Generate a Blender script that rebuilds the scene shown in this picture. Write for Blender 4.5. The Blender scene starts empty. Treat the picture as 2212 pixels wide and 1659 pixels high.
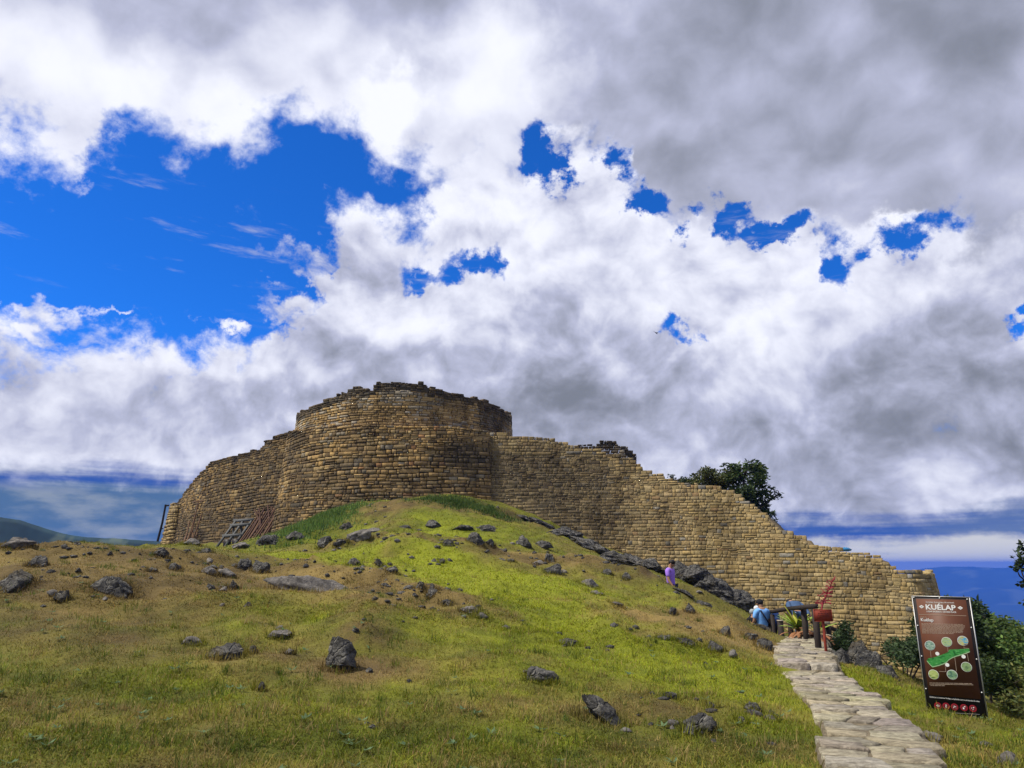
import bpy, bmesh, math, random
import numpy as np
from mathutils import Vector, Matrix

random.seed(7)
RNG = np.random.default_rng(7)
SC = bpy.context.scene
COL = SC.collection
R = math.radians

# ---------------------------------------------------------------- camera
F = 710.0                      # focal length in pixels of a 1024 wide picture
EYE = 1.7
PITCH = R(14.3)
cam_data = bpy.data.cameras.new('camera')
cam_data.sensor_width = 36.0
cam_data.lens = 36.0 * F / 1024.0
cam_data.clip_start = 0.1
cam_data.clip_end = 40000.0
cam = bpy.data.objects.new('camera', cam_data)
cam.location = (0, 0, EYE)
cam.rotation_euler = (R(90) + PITCH, 0, 0)
COL.objects.link(cam)
SC.camera = cam
SP, CP = math.sin(PITCH), math.cos(PITCH)


def P(u, v, d):
    """world point seen at picture point (u, v) at forward distance d"""
    a, b = (u - 512.0) / F, (384.0 - v) / F
    fy = CP - SP * b
    k = d / fy
    return np.array([a * k, d, EYE + (SP + CP * b) * k])


def proj(p):
    p = np.asarray(p, float)
    x, y, z = p[..., 0], p[..., 1], p[..., 2] - EYE
    dep = y * CP + z * SP
    up = -y * SP + z * CP
    return 512.0 + F * x / dep, 384.0 - F * up / dep


def azel(u, v):
    p = P(u, v, 1.0) - np.array([0, 0, EYE])
    return math.degrees(math.atan2(p[0], p[1])), math.degrees(math.atan2(p[2], math.hypot(p[0], p[1])))


# ---------------------------------------------------------------- exposure
SC.view_settings.view_transform = 'Standard'
SC.view_settings.look = 'None'
SC.view_settings.gamma = 1.0
SC.view_settings.use_curve_mapping = False
SC.view_settings.exposure = 0.35
SC.render.engine = 'CYCLES'
SC.cycles.max_bounces = 6
SC.cycles.sample_clamp_indirect = 4.0
SC.cycles.volume_bounces = 0
SC.cycles.transparent_max_bounces = 8

# ---------------------------------------------------------------- sun
SUN_AZ, SUN_EL = -98.0, 56.0          # degrees, azimuth clockwise from the view direction
sd = Vector((math.sin(R(SUN_AZ)) * math.cos(R(SUN_EL)), math.cos(R(SUN_AZ)) * math.cos(R(SUN_EL)), math.sin(R(SUN_EL))))
sun_data = bpy.data.lights.new('sun', 'SUN')
sun_data.energy = 4.4
sun_data.angle = R(5.0)
sun_data.color = (1.0, 0.93, 0.80)
sun = bpy.data.objects.new('sun', sun_data)
sun.rotation_euler = sd.to_track_quat('Z', 'Y').to_euler()
sun.location = (0, 0, 60)
COL.objects.link(sun)

# ---------------------------------------------------------------- node helper
class X:
    """a float or vector socket with arithmetic"""
    def __init__(s, g, o): s.g, s.o = g, o
    def _m(s, op, *a):
        return s.g.math(op, s, *a)
    def __add__(s, b): return s._m('ADD', b)
    __radd__ = __add__
    def __sub__(s, b): return s._m('SUBTRACT', b)
    def __rsub__(s, b): return s.g.math('SUBTRACT', b, s)
    def __mul__(s, b): return s._m('MULTIPLY', b)
    __rmul__ = __mul__
    def __truediv__(s, b): return s._m('DIVIDE', b)
    def __neg__(s): return s._m('MULTIPLY', -1.0)


class G:
    def __init__(s, tree): s.t = tree; s.n = tree.nodes; s.l = tree.links
    def node(s, typ, **kw):
        nd = s.n.new(typ)
        for k, v in kw.items(): setattr(nd, k, v)
        return nd
    def put(s, sock, v):
        if isinstance(v, X): s.l.new(v.o, sock)
        elif isinstance(v, bpy.types.NodeSocket): s.l.new(v, sock)
        elif v is not None:
            if sock.type == 'RGBA' and not isinstance(v, (int, float)) and len(v) == 3: v = (*v, 1.0)
            sock.default_value = v
    def math(s, op, a, b=None, c=None, clamp=False):
        nd = s.node('ShaderNodeMath', operation=op, use_clamp=clamp)
        s.put(nd.inputs[0], a); s.put(nd.inputs[1], b); s.put(nd.inputs[2], c)
        return X(s, nd.outputs[0])
    def vmath(s, op, a, b=None, scale=None):
        nd = s.node('ShaderNodeVectorMath', operation=op)
        s.put(nd.inputs[0], a); s.put(nd.inputs[1], b)
        if scale is not None: s.put(nd.inputs['Scale'], scale)
        return X(s, nd.outputs['Value'] if op in ('DOT_PRODUCT', 'LENGTH', 'DISTANCE') else nd.outputs[0])
    def vec(s, x, y, z):
        nd = s.node('ShaderNodeCombineXYZ')
        for i, v in enumerate((x, y, z)): s.put(nd.inputs[i], v)
        return X(s, nd.outputs[0])
    def sep(s, v):
        nd = s.node('ShaderNodeSeparateXYZ'); s.put(nd.inputs[0], v)
        return [X(s, o) for o in nd.outputs]
    def noise(s, vec, scale, detail=6.0, rough=0.55, dist=0.0, lac=2.0, col=False):
        nd = s.node('ShaderNodeTexNoise')
        s.put(nd.inputs['Vector'], vec)
        for k, v in (('Scale', scale), ('Detail', detail), ('Roughness', rough), ('Distortion', dist), ('Lacunarity', lac)):
            s.put(nd.inputs[k], v)
        return X(s, nd.outputs['Color' if col else 'Fac'])
    def voronoi(s, vec, scale, feature='F1', rnd=1.0, out='Distance'):
        nd = s.node('ShaderNodeTexVoronoi', feature=feature)
        s.put(nd.inputs['Vector'], vec); s.put(nd.inputs['Scale'], scale); s.put(nd.inputs['Randomness'], rnd)
        return X(s, nd.outputs[out])
    def smooth(s, v, a, b, lo=0.0, hi=1.0, kind='SMOOTHSTEP'):
        nd = s.node('ShaderNodeMapRange', interpolation_type=kind)
        s.put(nd.inputs[0], v)
        for i, q in enumerate((a, b, lo, hi)): s.put(nd.inputs[i + 1], q)
        return X(s, nd.outputs[0])
    def lin(s, v, a, b, lo=0.0, hi=1.0): return s.smooth(v, a, b, lo, hi, 'LINEAR')
    def mix(s, f, a, b, mode='MIX'):
        nd = s.node('ShaderNodeMix', data_type='RGBA', blend_type=mode)
        s.put(nd.inputs[0], f); s.put(nd.inputs[6], a); s.put(nd.inputs[7], b)
        return X(s, nd.outputs[2])
    def curve(s, v, pts):
        nd = s.node('ShaderNodeFloatCurve')
        c = nd.mapping.curves[0]
        pts = sorted(pts)
        while len(c.points) < len(pts): c.points.new(0.5, 0.5)
        for q, (a, b) in zip(c.points, pts): q.location = (a, b); q.handle_type = 'AUTO'
        nd.mapping.update()
        s.put(nd.inputs['Value'], v)
        return X(s, nd.outputs[0])


# ---------------------------------------------------------------- sky with broken cloud
world = bpy.data.worlds.new('World')
SC.world = world
world.use_nodes = True
g = G(world.node_tree)
for nd in list(g.n): g.n.remove(nd)
sky = g.node('ShaderNodeTexSky', sky_type='NISHITA', sun_disc=False)
sky.sun_elevation = R(SUN_EL)
sky.sun_rotation = R(SUN_AZ)
sky.altitude = 3000.0
sky.air_density = 1.0
sky.dust_density = 0.3
sky.ozone_density = 2.0
coord = g.node('ShaderNodeTexCoord')
D = X(g, coord.outputs['Generated'])
D = g.vmath('NORMALIZE', D)
dx, dy, dz = g.sep(D)
DEG = 180.0 / math.pi
AZ = g.math('ARCTAN2', dx, dy) * DEG
EL = g.math('ARCSINE', dz) * DEG
WF = g.sep(g.noise(D, 15.0, 7.0, 0.62, col=True))
AZR, ELR = AZ, EL
AZ = AZ + (WF[0] - 0.5) * 12.0                       # ragged cloud edges
EL = EL + (WF[1] - 0.5) * 9.0
AZN = g.lin(AZ, -60, 60)

K = 1024.0 / 2212.0


def edge(pts, end):
    out = []
    for (a, b) in pts:
        az, el = azel(a * K, b * K)
        out.append(((az + 60) / 120.0, el / 60.0))
    out.append((0.0, end / 60.0)); out.append((1.0, end / 60.0))
    return g.curve(AZN, out) * 60.0


def blob(px, py, rx, ry):
    az, el = azel(px * K, py * K)
    c = rx * K / 12.4; e = ry * K / 12.4
    a = (AZ - az) / c
    b = (EL - el) / e
    return g.math('EXPONENT', -(a * a + b * b))


W0 = g.noise(D, 5.0, 3.0, 0.5, col=True)
WD = g.vmath('ADD', D, g.vmath('SCALE', g.vmath('SUBTRACT', W0, (0.5, 0.5, 0.5)), scale=0.10))


def fbm(off=(0, 0, 0), scale=6.0, detail=8.0, rough=0.56, stretch=1.0):
    v = g.vmath('MULTIPLY_ADD', WD, (1.0, 1.0, stretch))
    v.o.node.inputs[2].default_value = off
    return g.noise(v, scale, detail, rough)


swell = fbm((3.1, 0.7, 1.3), 4.5, 2.0, 0.5)          # soft large swell of brightness, shared by all layers

# --- lower bank of cumulus (its top edge runs across the view)
n_b = fbm((0, 0, 0), 8.0, 9.0, 0.63, 1.25)
n_bs = fbm((0, 0, 0), 8.0, 3.0, 0.55, 1.25)
n_bu = fbm((0.012, 0.0, 0.05), 8.0, 3.0, 0.55, 1.25)
eB = edge([(0, 722), (150, 745), (300, 768), (420, 785), (500, 765), (590, 745), (630, 690), (655, 600), (700, 500),
           (760, 462), (880, 458), (930, 430), (970, 372), (1080, 300), (1160, 275), (1230, 245), (1300, 250), (1370, 295), (1450, 345),
           (1550, 385), (1700, 400), (1800, 410), (1900, 410), (2010, 400), (2100, 380), (2212, 400)], 26.0)
dB = eB - EL
fd = g.vmath('ADD', WD, (2.7, 0.4, 1.9))
fine = g.noise(fd, 15.0, 4.0, 0.55) - g.noise(g.vmath('ADD', fd, (0.006, 0.0, 0.020)), 15.0, 4.0, 0.55)      # small lit lumps
slit = (blob(1175, 345, 42, 56) * 7.6 + blob(1320, 345, 55, 44) * 6.0 + blob(1400, 425, 55, 36) * 7.0 + blob(1545, 470, 56, 48) * 8.4 + blob(1690, 502, 80, 28) * 7.2
        + blob(1815, 570, 42, 46) * 8.0 + blob(1962, 532, 70, 40) * 7.8)
holes = (blob(905, 590, 78, 34) * 6.6 + blob(1030, 578, 66, 40) * 7.0 + blob(1478, 708, 66, 44) * 9.2 + blob(2200, 688, 74, 30) * 9.0 + blob(660, 640, 80, 40) * 3.5) + slit
puffs = (blob(550, 628, 95, 26) * 6.0 + blob(505, 700, 48, 20) * 7.5 + blob(640, 545, 130, 40) * 6.5 + blob(60, 715, 150, 28) * 6.5
         + blob(150, 668, 50, 26) * 5.6 + blob(40, 650, 40, 22) * 5.4 + blob(275, 683, 60, 10) * 5.0 + blob(640, 670, 80, 36) * 6.0)
fB = g.math('MAXIMUM', g.math('MINIMUM', dB, 5.6) - holes * 0.92, -3.4 + puffs * 0.66) + (n_b - 0.5) * 16.0
aB = g.smooth(fB, -0.9, 2.4)
rim = g.math('EXPONENT', g.math('MAXIMUM', dB, 0.0) * -0.085)
relief = n_bs - n_bu
lowgrey = (blob(950, 850, 420, 120) * 0.13 + blob(1250, 900, 500, 170) * 0.14 + blob(2080, 800, 280, 170) * 0.17 + blob(1650, 950, 420, 120) * 0.10 + blob(300, 850, 260, 80) * 0.05)
litB = 0.36 + rim * 0.34 + relief * 1.7 + (swell - 0.5) * 0.9 + (n_b - n_bs) * 1.5 - lowgrey + fine * 0.75
litB = litB + blob(300, 905, 150, 60) * 0.14 + blob(260, 1020, 170, 26) * 0.20 + blob(1180, 480, 360, 150) * 0.24 + blob(1500, 620, 400, 100) * 0.16 + blob(420, 800, 500, 60) * 0.10
litB = g.smooth(litB, -0.35, 1.12)

# --- high deck over the top of the view
n_a = fbm((5.3, 1.1, 2.2), 6.5, 8.0, 0.60, 1.2)
n_as = fbm((5.3, 1.1, 2.2), 6.5, 2.0, 0.5, 1.2)
n_al = fbm((5.3, 1.1, 2.15), 6.5, 2.0, 0.5, 1.2)
eA = edge([(0, 385), (60, 375), (120, 410), (190, 365), (250, 318), (420, 325), (560, 338), (690, 312), (770, 330), (860, 370), (930, 405),
           (1000, 425), (1110, 385), (1180, 375), (1260, 385), (1330, 415), (1400, 465), (1500, 505), (1600, 530), (1760, 550), (1900, 560),
           (2050, 560), (2130, 580), (2212, 580)], 26.0)
dA = EL - eA
fA = g.math('MINIMUM', dA, 5.0) - slit * 0.92 + (n_a - 0.5) * 15.0
aA = g.smooth(fA, -0.9, 2.6)
rimA = g.math('EXPONENT', g.math('MAXIMUM', dA, 0.0) * -0.085)
leftness = g.smooth(AZ, 0.0, 14.0, 1.0, 0.0)
glow = blob(850, 225, 80, 50) * 0.85 + blob(1060, 150, 130, 130) * 0.34 + blob(520, 270, 260, 55) * 0.20 + blob(60, 240, 160, 110) * 0.14
litA = 0.27 + rimA * (0.12 + leftness * 0.36) + (n_as - n_al) * 1.3 + (swell - 0.5) * 0.8 + (n_a - n_as) * 0.8 + glow + fine * 0.25
litA = g.smooth(litA, -0.25, 1.10)

# --- thin wisps in the clear patch and streaky haze bands just above the horizon
wv = g.vmath('MULTIPLY', g.vmath('ADD', D, g.vec(g.math('MULTIPLY', dz, 0.9), 0.0, 0.0)), (2.2, 2.2, 13.0))
wisp = g.smooth(g.noise(wv, 4.2, 6.0, 0.62), 0.56, 0.80) * g.smooth(ELR, 17, 21) * g.smooth(ELR, 26.0, 29.0, 1.0, 0.0) * 0.55
band_n = g.noise(g.vmath('MULTIPLY', D, (1.0, 1.0, 14.0)), 3.0, 4.0, 0.5)
band = g.smooth(ELR, 5.6, 9.0, 1.0, 0.0)                                 # how far the low bands take over
azright = g.smooth(AZR, 2.0, 12.0)
low_a = g.smooth(ELR + (band_n - 0.5) * 4.6 + (n_b - 0.5) * 5.0 + azright * 2.6, 5.1, 7.2, 0.0, 1.0)        # clear gap below the cumulus base on the left
low_white = g.smooth(ELR + (band_n - 0.5) * 3.0 + (n_b - 0.5) * 4.0, 1.2, 2.3, 1.0, 0.0)

cl_dark = (0.21, 0.23, 0.285)
cl_mid = (0.50, 0.525, 0.69)
cl_lit = (0.95, 0.97, 1.08)


def ramp(f):
    c = g.mix(g.lin(f, 0.0, 0.5), cl_dark, cl_mid)
    return g.mix(g.lin(f, 0.5, 1.0), c, cl_lit)


SKYK = 0.10
clear = g.mix(1.0, X(g, sky.outputs[0]), (0.12, 0.70, 1.60), 'MULTIPLY')


def up(c):                                    # cloud brightness in the same units as the sky texture
    return g.vmath('SCALE', c, scale=0.80 / SKYK)


colr = clear
colr = g.mix(wisp, colr, up(g.mix(0.0, (0.55, 0.58, 0.72), (1, 1, 1))))
hz = g.mix(azright, (0.10, 0.19, 0.34), (0.13, 0.20, 0.40))
lowtone = g.mix(g.smooth(band_n, 0.40, 0.62), (0.035, 0.105, 0.42), hz)
lowtone = g.mix(g.smooth(ELR, 4.6, 5.6, 1.0, 0.0) * (1.0 - azright), lowtone, g.mix(g.smooth(g.noise(g.vmath('MULTIPLY', D, (1.0, 1.0, 3.0)), 9.0, 5.0, 0.55), 0.45, 0.66), (0.085, 0.17, 0.33), (0.27, 0.33, 0.43)))
lowtone = g.mix(low_white * azright, lowtone, (0.70, 0.70, 0.69))
colr = g.mix(aB, colr, up(ramp(litB)))
colr = g.mix(band * (1.0 - low_a), colr, up(lowtone))
colr = g.mix(aA, colr, up(ramp(litA)))
bg = g.node('ShaderNodeBackground')
g.put(bg.inputs[0], colr)
bg.inputs[1].default_value = SKYK
wo = g.node('ShaderNodeOutputWorld')
g.l.new(bg.outputs[0], wo.inputs[0])
world.cycles.sampling_method = 'MANUAL'
world.cycles.sample_map_resolution = 1024

# ================================================================ helpers
def _hash(ix, iy, iz, seed):
    h = (ix.astype(np.int64) * 374761393 + iy.astype(np.int64) * 668265263 + iz.astype(np.int64) * 2147483647 + seed * 974634541) & 0xFFFFFFFF
    h = ((h ^ (h >> 13)) * 1274126177) & 0xFFFFFFFF
    h = ((h ^ (h >> 16)) * 2246822519) & 0xFFFFFFFF
    return ((h ^ (h >> 15)) & 0xFFFFFF) / float(0xFFFFFF)


def vnoise(p, seed=0):
    p = np.asarray(p, float)
    i = np.floor(p); f = p - i; f = f * f * f * (f * (f * 6 - 15) + 10)
    x, y, z = (i[..., k].astype(np.int64) for k in range(3))
    fx, fy, fz = (f[..., k] for k in range(3))
    r = 0
    for a in (0, 1):
        for b in (0, 1):
            for c in (0, 1):
                r = r + _hash(x + a, y + b, z + c, seed) * (fx if a else 1 - fx) * (fy if b else 1 - fy) * (fz if c else 1 - fz)
    return r * 2 - 1


def nfbm(p, octv=4, seed=0, gain=0.5):
    p = np.asarray(p, float); a, s, t = 1.0, 0, 0
    for k in range(octv):
        s = s + a * vnoise(p * 2.03 ** k + 17.3 * k, seed + k); t += a; a *= gain
    return s / t


def n2(x, y, scale, octv=3, seed=0):
    x = np.asarray(x, float); y = np.asarray(y, float)
    return nfbm(np.stack([x / scale, y / scale, np.full(np.shape(x), 3.7)], -1), octv, seed)


def sstep(a, b, x):
    t = np.clip((x - a) / (b - a), 0, 1)
    return t * t * (3 - 2 * t)


def mesh_np(name, verts, faces, mats=(), col=None, smooth=False, midx=None):
    """verts (n,3); faces: list of index arrays (m,k)"""
    me = bpy.data.meshes.new(name)
    verts = np.ascontiguousarray(verts, dtype=np.float32)
    if not isinstance(faces, (list, tuple)): faces = [faces]
    faces = [np.asarray(f, dtype=np.int32) for f in faces if len(f)]
    loops = np.concatenate([f.ravel() for f in faces])
    tot = np.concatenate([np.full(len(f), f.shape[1], np.int32) for f in faces])
    start = np.concatenate([[0], np.cumsum(tot)[:-1]]).astype(np.int32)
    me.vertices.add(len(verts)); me.vertices.foreach_set('co', verts.ravel())
    me.loops.add(len(loops)); me.loops.foreach_set('vertex_index', loops)
    me.polygons.add(len(tot)); me.polygons.foreach_set('loop_start', start); me.polygons.foreach_set('loop_total', tot)
    if smooth: me.polygons.foreach_set('use_smooth', np.ones(len(tot), bool))
    if midx is not None: me.polygons.foreach_set('material_index', np.asarray(midx, np.int32))
    me.update(calc_edges=True)
    if col is not None:
        c = np.ones((len(verts), 4), np.float32); c[:, :3] = col
        at = me.attributes.new('col', 'FLOAT_COLOR', 'POINT'); at.data.foreach_set('color', c.ravel())
    for m in (mats if isinstance(mats, (list, tuple)) else [mats]):
        me.materials.append(m)
    return me


def link(name, me, parent=None, loc=None):
    o = bpy.data.objects.new(name, me); COL.objects.link(o)
    if parent is not None: o.parent = parent
    if loc is not None: o.location = loc
    return o


def tag(o, label=None, cat=None, group=None, kind=None):
    if label: o['label'] = label
    if cat: o['category'] = cat
    if group: o['group'] = group
    if kind: o['kind'] = kind
    return o


def empty(name, loc, label=None, cat=None, group=None, rz=0.0):
    o = bpy.data.objects.new(name, None); COL.objects.link(o)
    o.empty_display_size = 0.3
    o.location = loc; o.rotation_euler = (0, 0, rz)
    return tag(o, label, cat, group)


class MB:
    """collects primitive shapes into one mesh"""
    def __init__(s): s.v = []; s.f = {}; s.n = 0
    def add(s, v, f):
        v = np.asarray(v, float); f = np.asarray(f, int)
        s.v.append(v); s.f.setdefault(f.shape[1], []).append(f + s.n); s.n += len(v)
    def box(s, c, size, rot=None):
        q = np.array([[x, y, z] for x in (-.5, .5) for y in (-.5, .5) for z in (-.5, .5)]) * np.asarray(size, float)
        if rot is not None: q = q @ np.asarray(rot).T
        s.add(q + np.asarray(c, float), [[0, 1, 3, 2], [4, 6, 7, 5], [0, 4, 5, 1], [2, 3, 7, 6], [0, 2, 6, 4], [1, 5, 7, 3]])
    def beam(s, a, b, w, h, upv=(0, 0, 1)):
        a = np.asarray(a, float); b = np.asarray(b, float); d = b - a; L = np.linalg.norm(d); d = d / L
        sdv = np.cross(d, upv); n = np.linalg.norm(sdv)
        sdv = np.array([1., 0, 0]) if n < 1e-6 else sdv / n
        u2 = np.cross(sdv, d)
        s.box((a + b) / 2, (L, w, h), np.stack([d, sdv, u2], 1))
    def tube(s, pts, rad, k=8, cap=True):
        pts = np.asarray(pts, float); n = len(pts)
        rad = np.broadcast_to(np.asarray(rad, float), (n,))
        t = np.gradient(pts, axis=0); t /= np.linalg.norm(t, axis=1)[:, None] + 1e-9
        ref = np.array([0.3, 0.9, 0.2]) if abs(t[0][2]) > .8 else np.array([0, 0, 1.])
        rings = []
        for i in range(n):
            a = np.cross(t[i], ref); a /= np.linalg.norm(a) + 1e-9; b = np.cross(t[i], a)
            an = np.arange(k) * 2 * math.pi / k
            rings.append(pts[i] + rad[i] * (np.cos(an)[:, None] * a + np.sin(an)[:, None] * b))
        v = np.concatenate(rings)
        i0 = np.arange(k); i1 = (i0 + 1) % k
        f = np.concatenate([np.stack([r * k + i0, r * k + i1, (r + 1) * k + i1, (r + 1) * k + i0], 1) for r in range(n - 1)])
        s.add(v, f)
        if cap:
            c0 = np.concatenate([[pts[0]], rings[0]]); c1 = np.concatenate([[pts[-1]], rings[-1]])
            s.add(c0, np.stack([np.zeros(k, int), i1 + 1, i0 + 1], 1)); s.add(c1, np.stack([np.zeros(k, int), i0 + 1, i1 + 1], 1))
    def build(s, name, mat, parent=None, loc=None, smooth=False, col=None):
        me = mesh_np(name, np.concatenate(s.v), [np.concatenate(f) for f in s.f.values()], [mat], col=col, smooth=smooth)
        return link(name, me, parent, loc)


# ================================================================ materials
def material(name, rough=0.9):
    m = bpy.data.materials.new(name); m.use_nodes = True
    gg = G(m.node_tree)
    b = gg.n['Principled BSDF']; b.inputs['Roughness'].default_value = rough
    b.inputs['Specular IOR Level'].default_value = 0.25
    tc = gg.node('ShaderNodeTexCoord')
    return m, gg, b, X(gg, tc.outputs['Object'])


def bump(gg, b, h, strength=0.5, dist=0.05):
    nd = gg.node('ShaderNodeBump'); nd.inputs['Strength'].default_value = strength; nd.inputs['Distance'].default_value = dist
    gg.put(nd.inputs['Height'], h); gg.l.new(nd.outputs[0], b.inputs['Normal'])


def attr(gg, name='col'):
    nd = gg.node('ShaderNodeAttribute', attribute_name=name)
    return X(gg, nd.outputs['Color'])


def geo_pos(gg):
    return X(gg, gg.node('ShaderNodeNewGeometry').outputs['Position'])


def plain(name, col, rough=0.8, var=0.15, scale=8.0, bstr=0.0, metal=0.0):
    m, gg, b, tc = material(name, rough)
    n = gg.noise(tc, scale, 5.0, 0.6)
    c = gg.mix(n, tuple(max(0, x * (1 - var)) for x in col), tuple(min(1, x * (1 + var)) for x in col))
    gg.put(b.inputs['Base Color'], c); b.inputs['Metallic'].default_value = metal
    if bstr: bump(gg, b, gg.noise(tc, scale * 4, 5.0, 0.6), bstr, 0.02)
    return m


def mat_stone():
    m, gg, b, tc = material('weathered_stone', 0.95)
    p = geo_pos(gg)
    n = gg.noise(p, 5.0, 7.0, 0.65)
    n3 = gg.noise(p, 22.0, 4.0, 0.6)
    c = gg.mix(1.0, attr(gg), gg.mix(n, (0.50, 0.50, 0.52), (1.42, 1.40, 1.34)), 'MULTIPLY')
    c = gg.mix(gg.smooth(n3, 0.56, 0.78, 0.0, 0.5), c, gg.mix(1.0, c, (0.35, 0.33, 0.30), 'MULTIPLY'))
    stn = gg.noise(gg.vmath('MULTIPLY', p, (1.0, 1.0, 0.35)), 0.9, 6.0, 0.65)
    c = gg.mix(gg.smooth(stn, 0.48, 0.66, 0.0, 0.72), c, gg.mix(1.0, c, (0.36, 0.34, 0.31), 'MULTIPLY'))
    c = gg.mix(gg.smooth(gg.noise(p, 2.3, 6.0, 0.7), 0.60, 0.74, 0.0, 0.35), c, (0.33, 0.30, 0.24))
    gg.put(b.inputs['Base Color'], c)
    bump(gg, b, n + gg.noise(p, 30.0, 4.0, 0.6) * 0.4, 0.8, 0.06)
    return m


def mat_rock():
    m, gg, b, tc = material('dark_limestone', 0.92)
    p = geo_pos(gg)
    n = gg.noise(p, 3.0, 8.0, 0.62)
    w = gg.noise(gg.vmath('MULTIPLY', p, (1, 1, 3.0)), 4.0, 8.0, 0.7)
    c = gg.mix(gg.smooth(n, 0.3, 0.7), (0.034, 0.034, 0.037), (0.17, 0.165, 0.155))
    nrm = gg.sep(X(gg, gg.node('ShaderNodeNewGeometry').outputs['Normal']))[2]
    lich = gg.smooth(gg.noise(p, 7.0, 6.0, 0.7) + w * 0.25, 0.58, 0.82)          # pale lichen blotches
    c = gg.mix(lich, c, (0.30, 0.29, 0.265))
    c = gg.mix(gg.smooth(gg.noise(p, 2.1, 4.0, 0.6), 0.52, 0.72, 0.0, 0.6), c, (0.12, 0.09, 0.04))
    gg.put(b.inputs['Base Color'], c)
    v = gg.voronoi(gg.vmath('ADD', p, gg.vmath('SCALE', gg.noise(p, 3.0, 3.0, col=True), scale=0.3)), 5.0, 'DISTANCE_TO_EDGE')
    bump(gg, b, gg.noise(p, 9.0, 9.0, 0.75) + w * 0.9 + gg.smooth(v, 0.0, 0.08) * 0.6, 1.0, 0.22)
    return m


def mat_rock_pale():
    m, gg, b, tc = material('pale_limestone', 0.92)
    p = geo_pos(gg)
    n = gg.noise(p, 5.0, 8.0, 0.68)
    c = gg.mix(gg.smooth(n, 0.3, 0.68), (0.07, 0.065, 0.062), (0.27, 0.25, 0.225))
    c = gg.mix(gg.smooth(gg.noise(p, 11.0, 6.0, 0.7), 0.55, 0.75), c, (0.06, 0.06, 0.065))
    gg.put(b.inputs['Base Color'], c)
    bump(gg, b, gg.noise(p, 8.0, 9.0, 0.72), 1.0, 0.12)
    return m


def mat_attr(name, rough=0.9, var=0.35, scale=20.0, bstr=0.3, transl=0.0):
    m, gg, b, tc = material(name, rough)
    p = geo_pos(gg)
    n = gg.noise(p, scale, 5.0, 0.65)
    c = gg.mix(1.0, attr(gg), gg.mix(n, (1 - var,) * 3, (1 + var,) * 3), 'MULTIPLY')
    gg.put(b.inputs['Base Color'], c)
    if bstr: bump(gg, b, gg.noise(p, scale * 1.7, 6.0, 0.7), bstr, 0.06)
    if transl:
        tr = gg.node('ShaderNodeBsdfTranslucent'); gg.put(tr.inputs[0], c)
        mx = gg.node('ShaderNodeMixShader'); mx.inputs[0].default_value = transl
        gg.l.new(b.outputs[0], mx.inputs[1]); gg.l.new(tr.outputs[0], mx.inputs[2])
        gg.l.new(mx.outputs[0], gg.n['Material Output'].inputs[0])
    return m


M_STONE = mat_stone()
M_ROCK = mat_rock()
M_PALE = mat_rock_pale()
M_GROUND = mat_attr('turf_soil', 0.95, 0.45, 9.0, 0.7)
M_GRASS = mat_attr('grass_blade', 0.75, 0.20, 3.0, 0.0, 0.35)
M_LEAF = mat_attr('leaf', 0.6, 0.25, 6.0, 0.0, 0.25)

# ================================================================ ground
CTRL = [  # picture point and forward distance of points on the turf
    (-150, 690, 8.5), (-150, 600, 13), (-150, 552, 18.5), (0, 700, 8), (0, 640, 10.3), (0, 590, 13), (0, 549, 17.5), (100, 690, 8.3), (100, 622, 11.3), (100, 572, 14.8), (100, 545, 18.5),
    (200, 685, 8.6), (200, 608, 12.3), (200, 568, 16.5), (200, 552, 20.5), (180, 566, 30), (300, 692, 8.6), (300, 625, 11.6), (300, 580, 15.8), (300, 557, 20.5),
    (290, 548, 30), (280, 545, 44), (330, 520, 43), (350, 540, 30),
    (400, 692, 8.8), (400, 625, 12), (400, 578, 17), (400, 543, 23.5), (400, 518, 32), (400, 500, 41),
    (500, 702, 8.6), (500, 642, 11.5), (500, 592, 16), (500, 553, 23), (500, 527, 31), (480, 502, 41), (515, 512, 40.5),
    (600, 712, 8.5), (600, 662, 11), (600, 612, 15.5), (600, 582, 21), (600, 562, 27), (600, 552, 34), (560, 535, 39),
    (700, 722, 8.5), (700, 675, 11), (700, 636, 15), (690, 606, 19), (672, 592, 21.3), (660, 575, 27), (660, 572, 36),
    (780, 742, 8), (776, 694, 10.8), (775, 655, 15), (755, 631, 19.3), (720, 600, 25), (740, 612, 33),
    (840, 769, 6.9), (860, 741, 8.0), (834, 695, 10.7), (810, 672, 12.9), (802, 650, 16.2), (797, 640, 18.3),
    (905, 719, 9.6), (950, 738, 9.7), (957, 722, 11.4), (925, 716, 11.9), (1010, 746, 9.0), (1060, 745, 9.5), (870, 672, 13.2), (930, 695, 13.5), (1000, 722, 13.0),
    (840, 662, 15.5), (830, 672, 22), (900, 700, 20), (980, 745, 22), (800, 650, 30), (900, 690, 33), (1000, 760, 36), (1100, 800, 30),
]
cp = [P(*c) for c in CTRL]
cp += [np.array(p, float) for p in [(-6, 3, 0.05), (0, 3, 0), (5, 3, -.05), (-4, -6, 0), (4, -6, -.1), (-14, -4, .3), (12, -4, -1.0), (-14, 6, 0.6), (-25, -20, 0), (25, -20, -3),
                                    (-14, 28, 0.8), (-24, 34, -1), (-40, 20, -5), (-45, 50, -6), (-30, 62, 1.5), (-22, 50, 2.4), (14, 14, -2.2), (20, 10, -4), (30, 16, -8), (34, 40, -8), (20, 60, -2), (-5, 62, 6), (-40, 80, -8), (40, 80, -12)]]
cp = np.array(cp)


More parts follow.
